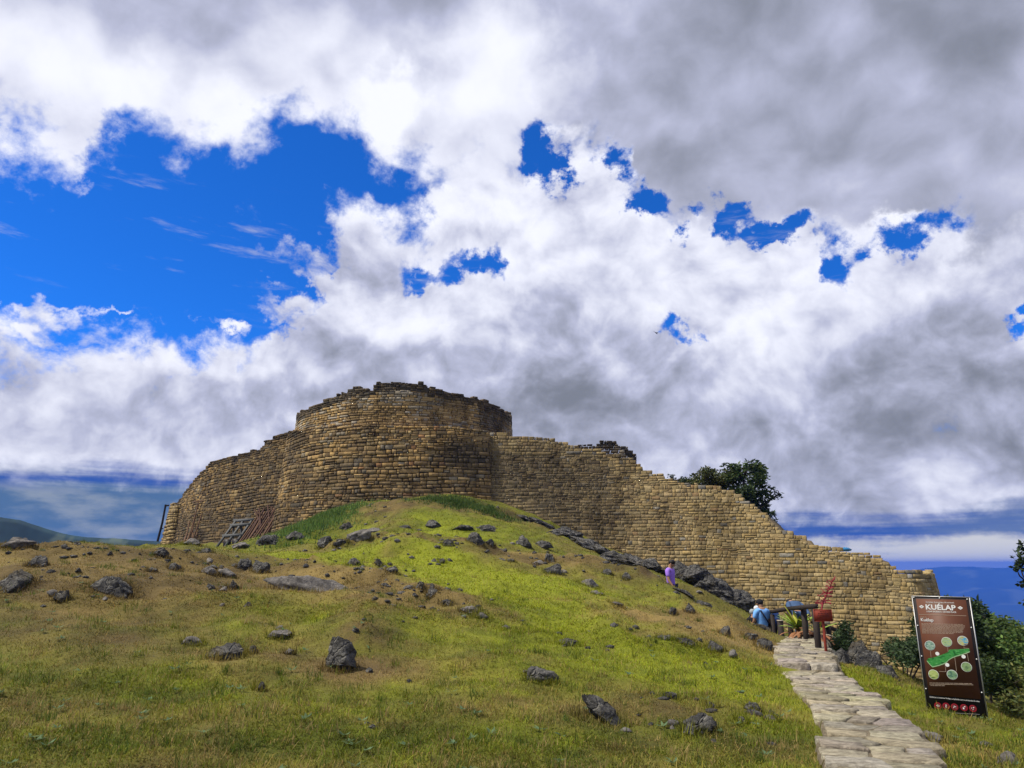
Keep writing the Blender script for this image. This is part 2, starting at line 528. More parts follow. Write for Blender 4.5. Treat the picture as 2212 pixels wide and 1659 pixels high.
def tps_fit(p, z, lam=0.02):
    n = len(p)
    r2 = ((p[:, None] - p[None]) ** 2).sum(-1)
    Kk = 0.5 * r2 * np.log(r2 + 1e-9) + lam * np.eye(n) * 10
    A = np.zeros((n + 3, n + 3)); A[:n, :n] = Kk; A[:n, n] = 1; A[:n, n + 1:] = p; A[n, :n] = 1; A[n + 1:, :n] = p.T
    return np.linalg.solve(A, np.concatenate([z, np.zeros(3)]))


TP = cp[:, :2]
TW = tps_fit(TP, cp[:, 2])


def tps(x, y):
    x = np.asarray(x, float); y = np.asarray(y, float); sh = x.shape
    q = np.stack([x.ravel(), y.ravel()], 1); out = np.empty(len(q))
    for i in range(0, len(q), 20000):
        c = q[i:i + 20000]
        r2 = ((c[:, None] - TP[None]) ** 2).sum(-1)
        out[i:i + 20000] = (0.5 * r2 * np.log(r2 + 1e-9)) @ TW[:-3] + TW[-3] + c @ TW[-2:]
    return out.reshape(sh)


TRENCH = np.array([(7.25, 18.9, 0.0), (7.3, 20.0, 0.75), (7.2, 21.2, 0.95), (6.2, 22.0, 1.0), (4.9, 22.6, 0.95), (3.4, 24.2, .5), (2.0, 27.0, 0.0)])


def seg_dist(x, y, poly):
    """distance to a polyline and its interpolated third value"""
    best = np.full(np.shape(x), 1e9); val = np.zeros(np.shape(x))
    for a, b in zip(poly[:-1], poly[1:]):
        d = b[:2] - a[:2]; L2 = (d ** 2).sum()
        t = np.clip(((x - a[0]) * d[0] + (y - a[1]) * d[1]) / L2, 0, 1)
        r = np.hypot(x - a[0] - t * d[0], y - a[1] - t * d[1])
        m = r < best
        best = np.where(m, r, best); val = np.where(m, a[2] + t * (b[2] - a[2]), val)
    return best, val


# the path: centre x, y and half width, from the camera to the top of the steps
PATH = np.array([((833 + 940) / 2, 768, 6.95), (870.5, 740, 8.0), (855, 718, 9.2), (834, 694, 10.7), (810, 671, 12.9), (802, 648, 16.3), (798, 638.5, 18.4)])
PATHC = np.array([[*P(u, v, d)[:2], 0.0] for u, v, d in PATH])
PATHC = np.concatenate([[PATHC[0] + (PATHC[0] - PATHC[1]) * 2.2], PATHC])


def hit0(u, v):
    q = (P(u, v, 1.0) - np.array([0, 0, EYE]))[None] * np.linspace(5, 45, 500)[:, None] + np.array([0, 0, EYE])
    k = int(np.argmax(q[:, 2] <= tps(q[:, 0], q[:, 1])))
    return [q[k, 0], q[k, 1], 1.0]


BANDS = [np.array([hit0(*p) for p in b]) for b in (
    [(262, 560), (300, 568), (345, 582), (400, 594), (440, 608), (484, 620)],
    [(335, 548), (372, 545), (430, 548), (480, 553), (540, 560), (600, 571), (645, 582)],
    [(345, 512), (390, 506), (430, 503), (500, 513), (545, 530)],
    [(-40, 556), (60, 556), (130, 560), (200, 562), (250, 566)],
    [(560, 640), (600, 645), (650, 643), (700, 650)], [(20, 582), (100, 592), (180, 590)], [(640, 700), (690, 726), (740, 742)])]
BANDK = (1.0, 1.0, .8, .9, .5, .7, .4)


def bands(x, y):
    """how much a point lies on one of the eroded stony bands"""
    r = np.zeros(np.shape(x))
    for b, k in zip(BANDS, BANDK):
        m = (np.abs(x - b[:, 0].mean()) < np.ptp(b[:, 0]) / 2 + 4) & (np.abs(y - b[:, 1].mean()) < np.ptp(b[:, 1]) / 2 + 4)
        if not np.any(m): continue
        d, _ = seg_dist(x[m], y[m], b)
        w = .34 + .026 * y[m]
        r[m] = np.maximum(r[m], k * np.exp(-(d / w) ** 2))
    return r * np.clip(.75 + .9 * n2(x, y, 1.1, 3, 45), 0, 1.2)


def ground(x, y):
    x = np.asarray(x, float); y = np.asarray(y, float)
    z = np.clip(tps(x, y), -14, 7.5)
    pd, _ = seg_dist(x, y, PATHC)
    damp = sstep(0.5, 1.6, pd)
    amp = 0.13 + 0.20 * sstep(12, 24, y)
    far_ = sstep(7.5, 13, y)
    rdg = 1 - np.abs(n2(x * .55, y, 1.7, 3, 15)) * 2.4
    wob = n2(x, y, 3.5, 3, 19)
    ter = np.abs(((z * 1.9 + wob * 1.6) % 1.0) - .35)                       # trodden contour ledges
    z = z + damp * (amp * n2(x, y, 2.8, 3, 5) + 0.055 * n2(x, y, 0.6, 2, 9) + (0.05 + .05 * far_) * rdg + (.06 + .16 * far_) * (ter - .25) * (.4 + .6 * (n2(x, y, 5.0, 2, 25) > -.1)))
    bd = bands(x, y)
    z = z + damp * bd * (.10 + .16 * (1 - np.abs(n2(x, y, .55, 3, 47)) * 2.4))
    td, tv = seg_dist(x, y, TRENCH)
    z = z - tv * np.exp(-(td / 0.62) ** 4)
    r = np.hypot(x, y - 22)
    t = sstep(48, 420, r)
    far = -330 + 60 * n2(x, y, 900.0, 4, 21)
    return z * (1 - t) + far * t


def gz(x, y): return float(ground(np.array([x]), np.array([y]))[0])


_DS = np.concatenate([np.linspace(4.5, 30, 520), np.linspace(30.2, 60, 200)])


def hit(u, v):
    """where the sight line through a picture point meets the turf"""
    p0 = P(u, v, 1.0) - np.array([0, 0, EYE])
    q = p0[None] * _DS[:, None] + np.array([0, 0, EYE])
    h = ground(q[:, 0], q[:, 1])
    k = np.argmax(q[:, 2] <= h)
    if q[k, 2] > h[k]: k = len(_DS) - 1
    return np.array([q[k, 0], q[k, 1], h[k]])


def axis(parts):
    out = []
    for a, b, s in parts: out.append(np.arange(a, b, s))
    return np.concatenate(out)


gx = np.concatenate([axis([(-60, -24, 1.0), (-24, -14, .4), (-14, 16, .17), (16, 26, .4), (26, 60, 1.0)]), 60 * 1.16 ** np.arange(0, 36)])
gx = np.unique(np.concatenate([gx, -60 * 1.16 ** np.arange(1, 36)]))
gy = np.concatenate([axis([(-30, 4, 1.0), (4, 26, .14), (26, 46, .3), (46, 70, 1.0)]), 70 * 1.15 ** np.arange(0, 37)])
gy = np.unique(np.concatenate([gy, -30 * 1.2 ** np.arange(1, 30)]))
GX, GY = np.meshgrid(gx, gy, indexing='ij')
GZ = ground(GX, GY)

_ground_exact = ground


def ground(x, y):
    """height of the ground mesh (bilinear on its own grid)"""
    x = np.asarray(x, float); y = np.asarray(y, float)
    i = np.clip(np.searchsorted(gx, x) - 1, 0, len(gx) - 2); j = np.clip(np.searchsorted(gy, y) - 1, 0, len(gy) - 2)
    tx = np.clip((x - gx[i]) / (gx[i + 1] - gx[i]), 0, 1); ty = np.clip((y - gy[j]) / (gy[j + 1] - gy[j]), 0, 1)
    return (GZ[i, j] * (1 - tx) + GZ[i + 1, j] * tx) * (1 - ty) + (GZ[i, j + 1] * (1 - tx) + GZ[i + 1, j + 1] * tx) * ty


# ---- colour of the turf: green sward, straw and bare brown patches
PATCH = [  # u, v, rx, ry (metres), greenness, brightness
    (510, 583, 4.0, 4.0, .95, .35), (470, 570, 3.0, 3.5, .9, .35), (403, 551, 2.6, 4.0, .95, .30), (435, 523, 3.6, 2.6, 1.0, .22), (470, 537, 3.4, 2.0, 1.0, .25), (287, 553, 1.6, 1.6, 1.0, .35),
    (330, 560, .9, .9, .9, .4), (671, 657, 2.0, .9, 1.0, .25), (717, 688, 1.5, .9, 1.0, .25), (287, 602, 2.0, 1.2, .9, .2), (400, 612, 1.6, 1.0, .8, .2), (347, 745, 1.2, .5, 1.0, -.25), (520, 745, 1.2, .5, .8, -.15),
    (870, 680, .9, 1.0, .8, .15), (903, 713, .7, .6, .8, .1), (1004, 735, .9, .7, 1.0, .2), (760, 735, 1.2, .6, 1.0, -.1), (600, 640, 2.0, 1.4, .8, .1), (120, 690, 1.2, .6, .7, -.15), (60, 745, .8, .4, .7, -.2), (470, 500, 2.2, 1.6, .9, -.5), (312, 522, 2.0, 4.5, 1.0, -.3),
    (60, 569, 3.5, 2.2, -.8, -.1), (180, 570, 3.6, 3.0, -.8, -.1), (240, 585, 2.6, 2.4, -.5, .0), (100, 610, 3.0, 1.6, -.5, -.15), (40, 640, 2.2, 1.0, -.5, -.15), (340, 585, 2.2, 2.2, -1.0, .0), (400, 592, 1.8, 1.6, -.9, -.1), (440, 612, 1.2, 1.2, -.9, -.05),
    (470, 555, 3.0, 1.8, -1.0, -.1), (540, 560, 3.0, 2.4, -1.0, -.1), (616, 606, 2.6, 1.8, -.6, .15), (741, 640, 2.2, 2.2, -.9, .05), (690, 622, 1.8, 1.6, -.7, .1), (417, 670, 1.0, .5, -.7, .15), (345, 672, .7, .4, -1.0, .1),
    (150, 720, 1.0, .4, -.5, 0), (300, 660, 1.5, .6, -.4, 0), (40, 700, 1.3, .7, -.6, -.05), (640, 715, 1.2, .4, -.5, .05), (560, 700, 1.0, .4, -.3, 0), (420, 505, 5.0, 1.2, -.9, -.1), (960, 722, .8, .4, -.9, -.2), (820, 700, .4, .5, -.4, 0), (980, 752, 1.0, .4, -.6, .1), (780, 700, .5, .8, -.4, .0)]
PATCHW = [(hit(u, v), rx, ry, gn, br) for u, v, rx, ry, gn, br in PATCH]


def turf(x, y):
    """greenness 0..1 and brightness factor"""
    gn = 0.30 + 0.55 * n2(x, y, 2.4, 4, 31) + 0.75 * n2(x, y, 0.45, 3, 33)
    br = 0.20 * n2(x, y, 1.3, 3, 37) + 0.38 * n2(x, y, .28, 2, 39)
    for c, rx, ry, a, b in PATCHW:
        w = np.exp(-((x - c[0]) / rx) ** 2 - ((y - c[1]) / ry) ** 2)
        gn = gn + a * w; br = br + b * w
    bd = bands(x, y)
    gn = gn - bd * (1.3 + 1.2 * n2(x, y, .3, 2, 49)); br = br - .35 * bd
    return np.clip(0.5 + 0.62 * gn, 0, 1), np.clip(1.0 + br, 0.35, 1.7)


C_GREEN = np.array([0.178, 0.198, 0.010]); C_DEEP = np.array([0.108, 0.136, 0.010]); C_STRAW = np.array([0.265, 0.190, 0.058]); C_SOIL = np.array([0.062, 0.040, 0.020])


def turf_col(x, y):
    gn, br = turf(x, y)
    dry = 0.5 + 0.5 * n2(x, y, 0.9, 3, 41)
    gcol = C_DEEP[None] + (C_GREEN - C_DEEP)[None] * np.clip(br - 0.35, 0, 1)[:, None]
    dcol = C_SOIL[None] + (C_STRAW - C_SOIL)[None] * np.clip(0.15 + dry, 0, 1)[:, None]
    return (dcol + (gcol - dcol) * gn[:, None]) * np.clip(br, .6, 1.5)[:, None], gn, br


fx, fy = GX.ravel(), GY.ravel()
gc, _, _ = turf_col(fx, fy)
rr = np.hypot(fx, fy - 22)
forest = np.array([0.028, 0.045, 0.018])
gc = gc * 0.72
gc = gc + (forest - gc) * sstep(45, 110, rr)[:, None]
td_, tv_ = seg_dist(fx, fy, TRENCH)
gc = gc + (np.array([0.11, 0.075, 0.04]) - gc) * (np.exp(-(td_ / .7) ** 2) * np.clip(tv_ * 1.5, 0, 1))[:, None]
nx_, ny_ = len(gx), len(gy)
I = np.arange(nx_ * ny_).reshape(nx_, ny_)
quads = np.stack([I[:-1, :-1], I[1:, :-1], I[1:, 1:], I[:-1, 1:]], -1).reshape(-1, 4)
tag(link('ground', mesh_np('ground', np.stack([fx, fy, GZ.ravel()], 1), quads, M_GROUND, gc, True)), kind='structure')


# ---- far hills
def hills(name, az0, az1, dist, crest, base, mcol, seed, rough_amp):
    az = np.linspace(az0, az1, 220); rows = 46
    vs, cs = [], []
    for j in range(rows):
        t = j / (rows - 1)
        rad = dist * (0.72 + 0.28 * t)
        h = np.array([crest(a) for a in az])
        prof = t ** 0.8
        x = rad * np.sin(np.radians(az)); y = rad * np.cos(np.radians(az))
        zz = base + (h - base) * prof + rough_amp * (nfbm(np.stack([x / (dist * .05), y / (dist * .05), x * 0 + seed], -1), 5, seed)) * (0.25 + 0.75 * np.sin(math.pi * min(t, .97)))
        vs.append(np.stack([x, y, zz], 1))
    back = vs[-1].copy(); back[:, 0] *= 1.15; back[:, 1] *= 1.15; back[:, 2] = base
    vs.append(back); rows += 1
    v = np.concatenate(vs); n = len(az)
    Ih = np.arange(rows * n).reshape(rows, n)
    q = np.stack([Ih[:-1, :-1], Ih[:-1, 1:], Ih[1:, 1:], Ih[1:, :-1]], -1).reshape(-1, 4)
    nn = nfbm(v / (dist * .012), 4, seed + 3)
    c = np.array(mcol)[None] * (1 + .55 * nn[:, None])
    fld = (nfbm(v / (dist * .03), 3, seed + 9) > 0.33)
    c[fld] = np.array(mcol) * 1.0 + np.array([0.05, 0.055, 0.03])
    return tag(link(name, mesh_np(name, v, q, M_HILL, c, True)), kind='structure')


M_HILL = mat_attr('hill_forest', 0.95, 0.4, 0.02, 0.0)


def crest_from(pts, d):
    a = [azel(u, v)[0] for u, v in pts]; e = [EYE + d * math.tan(R(azel(u, v)[1])) for u, v in pts]
    return lambda az: float(np.interp(az, a, e))


hills('mountain', -20, 75, 9000.0, crest_from([(300, 572), (700, 573), (905, 571), (930, 568.5), (950, 567), (975, 566), (1000, 567), (1040, 566), (1200, 560), (1500, 570)], 9000.0), -900.0, (0.030, 0.045, 0.022), 4, 90.0)
hills('mountain', -75, -20, 450.0, crest_from([(-500, 520), (-150, 512), (-40, 512), (0, 516), (20, 518), (45, 527), (60, 531), (88, 536), (130, 540), (220, 546)], 450.0), -120.0, (0.017, 0.040, 0.045), 8, 5.0)  # left hill: blue of distant haze painted into its forest colour

# ================================================================ fortress walls
def catmull(p, step=0.25):
    p = np.asarray(p, float)
    q = np.concatenate([[2 * p[0] - p[1]], p, [2 * p[-1] - p[-2]]])
    out = []
    for i in range(1, len(q) - 2):
        n = max(2, int(np.linalg.norm(q[i + 1] - q[i]) / step))
        t = np.linspace(0, 1, n, endpoint=False)[:, None]
        out.append(.5 * (2 * q[i] + (q[i + 1] - q[i - 1]) * t + (2 * q[i - 1] - 5 * q[i] + 4 * q[i + 1] - q[i + 2]) * t ** 2 + (-q[i - 1] + 3 * q[i] - 3 * q[i + 1] + q[i + 2]) * t ** 3))
    out.append(q[-2:-1])
    return np.concatenate(out)


class Surf:
    """a battered wall face over a plan curve"""
    def __init__(s, plan_xy, batter, zref, top_pts=None, top_const=None):
        s.p = catmull(plan_xy)
        d = np.gradient(s.p, axis=0); d /= np.linalg.norm(d, axis=1)[:, None]
        s.n = np.stack([d[:, 1], -d[:, 0]], 1)              # faces the viewer when the curve runs left to right
        seg = np.linalg.norm(np.diff(s.p, axis=0), axis=1)
        s.s = np.concatenate([[0], np.cumsum(seg)]); s.L = s.s[-1]
        s.batter, s.zref = batter, zref
        if top_const is not None: s.top = np.full(len(s.p), top_const)
        else:
            tu = [a for a, b in top_pts]; tv = [b for a, b in top_pts]
            z = np.full(len(s.p), zref + 4.0)
            for _ in range(6):
                q = s.at(s.s, z)
                u, v = proj(q)
                vt = np.interp(u, tu, tv)
                z = np.array([P(uu, vv, dd)[2] for uu, vv, dd in zip(u, vt, q[:, 1])])
            s.top = z
    def at(s, ss, z, off=0.0):
        x = np.interp(ss, s.s, s.p[:, 0]); y = np.interp(ss, s.s, s.p[:, 1])
        nx = np.interp(ss, s.s, s.n[:, 0]); ny = np.interp(ss, s.s, s.n[:, 1])
        o = off - s.batter * (z - s.zref)
        return np.stack([x + nx * o, y + ny * o, z + np.zeros_like(ss)], -1)
    def topz(s, ss): return np.interp(ss, s.s, s.top)


def lay_stones(S, hfun, wfun, colfun, rng, slope=0.0, below=0.6, proud=0.05, gap=0.03, rag=0.10, smin=0.0, smax=None):
    """masonry courses: returns list of (12 verts, colour)"""
    smax = S.L if smax is None else smax
    zlo = min(float(np.min(ground(S.p[:, 0], S.p[:, 1]))) - below, S.top.min() - 1)
    zhi = S.top.max() + .3
    V, C = [], []
    z = zlo
    while z < zhi + slope * S.L:
        h = hfun(z) * rng.uniform(.62, 1.45)
        s = smin - rng.uniform(0, .4)
        while s < smax:
            w = wfun(z) * math.exp(rng.normal(0, .46))
            sm = min(max(s + w / 2, smin), smax)
            wob = 0.07 * math.sin(sm * .31 + z * .9) + .04 * math.sin(sm * 1.3 + z * 2.1)
            z0 = z - slope * sm + wob; z1 = z0 + h
            zm = (z0 + z1) / 2
            if zm < float(S.topz(np.array([sm]))[0]) + rng.normal(0, rag) - h * .5 + .02:
                px = S.at(np.array([sm]), np.array([zm]))[0]
                if z1 > gz_fast(px[0], px[1]) - .5:
                    stack = [(z0, z1)] if (h < .2 or rng.random() > .16) else [(z0, z0 + h * .48), (z0 + h * .48, z1)]
                    for a, b in stack:
                        jit = lambda k: rng.uniform(-1, 1, 4) * k
                        g0 = gap * rng.uniform(.5, 1.5)
                        ss = np.array([s + g0, s + w - g0, s + w - g0, s + g0]) + jit(.022)
                        zz = np.array([a + g0 * .7, a + g0 * .7, b - g0 * .7, b - g0 * .7]) + jit(.014)
                        ss = np.clip(ss, smin, smax)
                        pr = proud * rng.uniform(.25, 1.9)
                        r0 = S.at(ss, zz, -.34); r1 = S.at(ss, zz, pr * .25)
                        cs, cz = ss.mean(), zz.mean(); k = rng.uniform(.72, .90)
                        r2 = S.at(cs + (ss - cs) * k + jit(.012), cz + (zz - cz) * (k - .06), 0) + 0
                        nrm = S.at(np.array([cs]), np.array([cz]), 1.0)[0] - S.at(np.array([cs]), np.array([cz]), 0.0)[0]
                        r2 = r2 + nrm * (pr + jit(.011))[:, None]
                        V.append(np.concatenate([r0, r1, r2])); C.append(colfun(px[0], px[1], cs, cz, rng, w))
            s += w
        z += h
    return np.array(V), np.array(C)


_q = np.array([[0, 1, 2, 3]])
SF = np.array([[0, 1, 5, 4], [1, 2, 6, 5], [2, 3, 7, 6], [3, 0, 4, 7], [4, 5, 9, 8], [5, 6, 10, 9], [6, 7, 11, 10], [7, 4, 8, 11], [8, 9, 10, 11], [3, 2, 1, 0]])

# a coarse copy of the terrain for quick look-ups
_cx = np.linspace(-60, 60, 241); _cy = np.linspace(0, 90, 181)
_cg = ground(*np.meshgrid(_cx, _cy, indexing='ij'))


def gz_fast(x, y):
    i = min(max(int((x + 60) / .5), 0), 239); j = min(max(int(y / .5), 0), 179)
    return _cg[i, j]


def emit_stones(root, V, C, n_single=300):
    if len(V) == 0: return
    u, v = proj(V)
    area = (u[:, 8:].max(1) - u[:, 8:].min(1)) * (v[:, 8:].max(1) - v[:, 8:].min(1))
    cu, cv = u.mean(1), v.mean(1)
    gnd = np.array([gz_fast(a, b) for a, b in V[:, 8, :2]])
    area[(cu < 4) | (cu > 1020) | (cv > 760) | (V[:, :, 2].mean(1) < gnd + .15)] = 0
    order = np.argsort(-area)
    single, rest = order[:n_single], order[n_single:]
    for i in single:
        link('stone', mesh_np('stone', V[i], SF, M_STONE, np.repeat(C[i][None], 12, 0)), root)
    if len(rest):
        n = len(rest)
        f = (SF[None] + (np.arange(n) * 12)[:, None, None]).reshape(-1, 4)
        o = link('stone_courses', mesh_np('stone_courses', V[rest].reshape(-1, 3), f, M_STONE, np.repeat(C[rest], 12, 0)), root)
        tag(o, kind='stuff')


def core(root, S, colfun, depth, cut=.10, back=-.06, down=1.2):
    """rubble and mortar body behind the face stones, with its top and back"""
    idx = np.arange(0, len(S.p), 1)
    ss = S.s[idx]; rows = 26
    g0 = ground(S.p[idx, 0], S.p[idx, 1]) - down
    tp = S.top[idx] - cut
    g0 = np.minimum(g0, tp - .3)
    vs = []
    for j in range(rows):
        z = g0 + (tp - g0) * j / (rows - 1)
        vs.append(S.at(ss, z, back))
    for dd in (depth * .5, depth):
        vs.append(S.at(ss, tp + .02 * dd, -dd))
    bk = vs[-1].copy(); bk[:, 2] = g0; vs.append(bk)
    v = np.concatenate(vs); n = len(ss); Rr = len(vs)
    J = np.arange(Rr * n).reshape(Rr, n)
    q = np.stack([J[:-1, :-1], J[:-1, 1:], J[1:, 1:], J[1:, :-1]], -1).reshape(-1, 4)
    c = np.array([colfun(p) for p in v])
    link('wall_core', mesh_np('wall_core', v, q, M_STONE, c), root)


def pick(rng, pal, sig=.11):
    c = np.array(pal[rng.integers(len(pal))]) * math.exp(rng.normal(0, sig))
    return c


TAN = [(.37, .275, .125), (.40, .30, .145), (.33, .24, .105), (.42, .325, .17), (.35, .27, .13), (.30, .235, .125)]
OCHRE = [(.33, .24, .115), (.35, .25, .115), (.30, .22, .11), (.26, .195, .10), (.37, .28, .15)]
BROWN = [(.165, .122, .070), (.135, .100, .058), (.20, .150, .085), (.115, .090, .058), (.22, .175, .105), (.15, .125, .085)]
GREY = [(.20, .185, .155), (.27, .25, .21), (.15, .14, .12)]
DARK = [(.060, .052, .040), (.085, .070, .050), (.045, .042, .036)]


def lerp(a, b, t): return a + (b - a) * t


# ---------------------------------------------------------------- left wall with the rounded bulge
TC = P(406.5, 420, 49.6)[:2]; TRAD = 7.55
left_plan = [(168, 530, 70), (173, 528, 66), (179, 525, 62), (192, 520, 58), (212, 515, 55), (235, 512, 52.6), (262, 508, 50.2), (284, 505, 48.4)]
left_xy = [P(*q)[:2] for q in left_plan] + [TC + (TRAD + .85) * np.array([math.cos(R(a)), math.sin(R(a))]) for a in (-158, -143, -128, -113, -100, -90)]
for _dx, _dy in ((1.3, .02), (1.4, .10), (1.5, .22), (1.3, .30), (.8, .28)): left_xy.append(left_xy[-1] + np.array([_dx, _dy]))
left_top = [(160, 512), (176, 506), (180, 498), (186, 490), (192, 481), (202, 471), (211, 461), (231, 456), (262, 447), (264, 441), (278, 434), (299, 429), (330, 426), (380, 424), (430, 424), (470, 428), (500, 432)]
SL = Surf(left_xy, .085, 5.0, left_top)


def col_left(x, y, s, z, rng, w):
    u, v = proj(np.array([x, y, z]))
    t = np.clip((u - 300) / 120.0, 0, 1)
    n = nfbm(np.array([s / 3.0, z / 1.6, 2.0]), 3, 51)
    c = pick(rng, BROWN if rng.random() > .35 + .45 * t else OCHRE)
    if rng.random() < .06: c = pick(rng, GREY)
    if rng.random() < .07 * (1 + t): c = np.array([.34, .27, .15]) * rng.uniform(.9, 1.2)
    if rng.random() < .02 * t: c = np.array([.32, .19, .10])
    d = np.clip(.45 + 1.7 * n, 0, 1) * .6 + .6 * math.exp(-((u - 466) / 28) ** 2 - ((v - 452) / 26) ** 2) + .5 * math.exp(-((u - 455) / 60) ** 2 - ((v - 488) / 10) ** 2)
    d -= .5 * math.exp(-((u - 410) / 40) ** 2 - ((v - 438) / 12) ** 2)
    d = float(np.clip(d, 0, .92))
    c = lerp(c, pick(rng, DARK), d)
    if z > float(SL.topz(np.array([s]))[0]) - .5 and u < 302: c = c * .45
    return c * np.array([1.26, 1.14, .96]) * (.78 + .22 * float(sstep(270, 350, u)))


w_left = empty('fortress_wall', (*SL.p[len(SL.p) // 2], 4.0), 'dark brown stone wall curving away left below the round tower', 'wall', 'walls of the stone fortress')
w_left.location = (0, 0, 0)
rg = np.random.default_rng(11)
V, C = lay_stones(SL, lambda z: .20 if z < 8.5 else .165, lambda z: .35 if z < 8.5 else .30, col_left, rg, gap=.013, proud=.032, rag=.03)
emit_stones(w_left, V, C)
core(w_left, SL, lambda p: np.array([.045, .036, .024]), 1.6, cut=.4)

# ---------------------------------------------------------------- right wall, partly restored
right_plan = [(440, 480, 43.6), (462, 480, 42.6), (478, 480, 42.1), (490, 480, 41.85), (520, 485, 41.7), (560, 490, 41.5), (620, 510, 41.0), (700, 540, 39.7), (800, 580, 37.6), (870, 600, 36.2), (905, 610, 35.5), (922, 612, 35.3), (932, 612, 35.9), (936, 612, 37.2), (937, 612, 39.5), (931, 612, 46)]
right_xy = [P(*q)[:2] for q in right_plan]
right_top = [(480, 431), (514, 434), (541, 435), (558, 439), (575, 444), (596, 449), (612, 452), (630, 456), (639, 463), (652, 470), (662, 475), (671, 479), (681, 482), (713, 484.5), (715, 486), (731, 488), (733, 491), (741, 495), (748, 500), (755, 505), (762, 511), (768, 516), (778, 528),
             (780, 530), (805, 532), (807, 538), (812, 544), (843, 547), (845, 549), (880, 552.5), (882, 557), (889, 566), (928, 571.5), (1000, 574)]
SR = Surf(right_xy, .115, 2.0, right_top)


def right_stain(u, v):
    n = nfbm(np.array([u / 26.0, v / 34.0, 4.0]), 3, 57)
    d = .78 * sstep(700, 560, u) * sstep(432, 470, v) + .55 * n
    d += .5 * math.exp(-((u - 555) / 26) ** 2 - ((v - 478) / 30) ** 2) + .3 * math.exp(-((u - 600) / 60) ** 2 - ((v - 535) / 22) ** 2) + .25 * math.exp(-((u - 690) / 40) ** 2 - ((v - 545) / 22) ** 2)
    return float(np.clip(d * .95, 0, .9))


def col_right(x, y, s, z, rng, w):
    u, v = proj(np.array([x, y, z]))
    c = pick(rng, TAN, .09)
    if u < 690 and rng.random() < .45: c = pick(rng, OCHRE)
    if rng.random() < .03: c = pick(rng, GREY) * 1.1
    if rng.random() < .02: c = np.array([.30, .20, .10])
    d = right_stain(u, v)
    d = min(.92, max(0, d + rng.normal(0, .13)))
    c = lerp(c, np.array(BROWN[rng.integers(len(BROWN))]) * .62, d)
    return c


w_right = empty('fortress_wall', (0, 0, 0), 'tan restored stone wall stepping down right behind the people', 'wall', 'walls of the stone fortress')
rg = np.random.default_rng(12)
V, C = lay_stones(SR, lambda z: .165, lambda z: .255, col_right, rg, slope=.035, rag=.04, proud=.019, gap=.010)
emit_stones(w_right, V, C)


def core_right(p):
    u, v = proj(p)
    return lerp(np.array([.26, .19, .085]), np.array([.38, .29, .15]), float(sstep(740, 600, u) * sstep(440, 470, v)))


core(w_right, SR, core_right, 6.0, back=-.004, cut=.40, down=1.5)

# ---------------------------------------------------------------- round tower on top of the bulge
ztop = P(403, 385.5, 49.6 - TRAD + .35)[2]
ang = np.radians(np.linspace(-205, 25, 90))
SD = Surf([(TC[0] + TRAD * math.cos(a), TC[1] + TRAD * math.sin(a)) for a in ang], .03, 9.0, top_const=ztop)
prof_u = [296, 301, 312, 324, 336, 347, 351, 352, 358, 362, 369, 374, 375, 386, 403, 415, 426, 428.5, 430, 440, 452, 463, 470, 476, 482, 491, 500, 509, 515]
prof_v = [416, 412, 407, 400, 394, 391, 389, 385, 384.5, 389, 388, 388, 382.5, 381, 380.5, 381.5, 383, 390, 386.5, 387, 391, 393, 397, 394.5, 399, 402, 406, 413, 424]
q = SD.at(SD.s, SD.top); uu, vv = proj(q)
vis = q[:, 1] < TC[1] + .5
vt = np.interp(uu, prof_u, prof_v)
zt = np.array([P(a, b, dd)[2] for a, b, dd in zip(uu, vt, q[:, 1])])
SD.top = np.where(vis, np.clip(zt, ztop - .9, ztop + .7), ztop + .25 * nfbm(np.stack([SD.s * .8, SD.s * 0, SD.s * 0], -1), 3, 5))


def col_drum(x, y, s, z, rng, w):
    u, v = proj(np.array([x, y, z]))
    c = pick(rng, OCHRE + TAN[:4], .12) * np.array([.95, .95, 1.0])
    gr = .5 + 1.6 * nfbm(np.array([s / 2.2, z / .9, 7.0]), 3, 61)
    up_ = sstep(9.5, 11.6, z)
    if rng.random() < np.clip(gr, 0, 1) * (.25 + .5 * up_): c = pick(rng, [(.30, .275, .23), (.36, .34, .30), (.24, .22, .185)], .12)
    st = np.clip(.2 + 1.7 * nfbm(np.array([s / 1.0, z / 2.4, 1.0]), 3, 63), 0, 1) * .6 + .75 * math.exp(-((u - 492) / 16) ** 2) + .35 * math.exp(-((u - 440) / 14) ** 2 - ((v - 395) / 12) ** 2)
    tz = float(SD.topz(np.array([s]))[0])
    if z > tz - .62: st = .95
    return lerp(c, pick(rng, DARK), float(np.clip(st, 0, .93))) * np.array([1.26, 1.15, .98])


w_drum = empty('round_tower', (0, 0, 0), 'round stone tower with a ragged dark rim above the fortress wall', 'tower')
rg = np.random.default_rng(13)
V, C = lay_stones(SD, lambda z: .14, lambda z: .28, col_drum, rg, below=-2.0, rag=.05, proud=.026, gap=.011)
keep = V[:, :, 2].max(1) > 8.2
emit_stones(w_drum, V[keep], C[keep])
core(w_drum, SD, lambda p: np.array([.06, .047, .03]), 2.2, back=-.05, cut=.15, down=0)
mb = MB()
rg = np.random.default_rng(14)

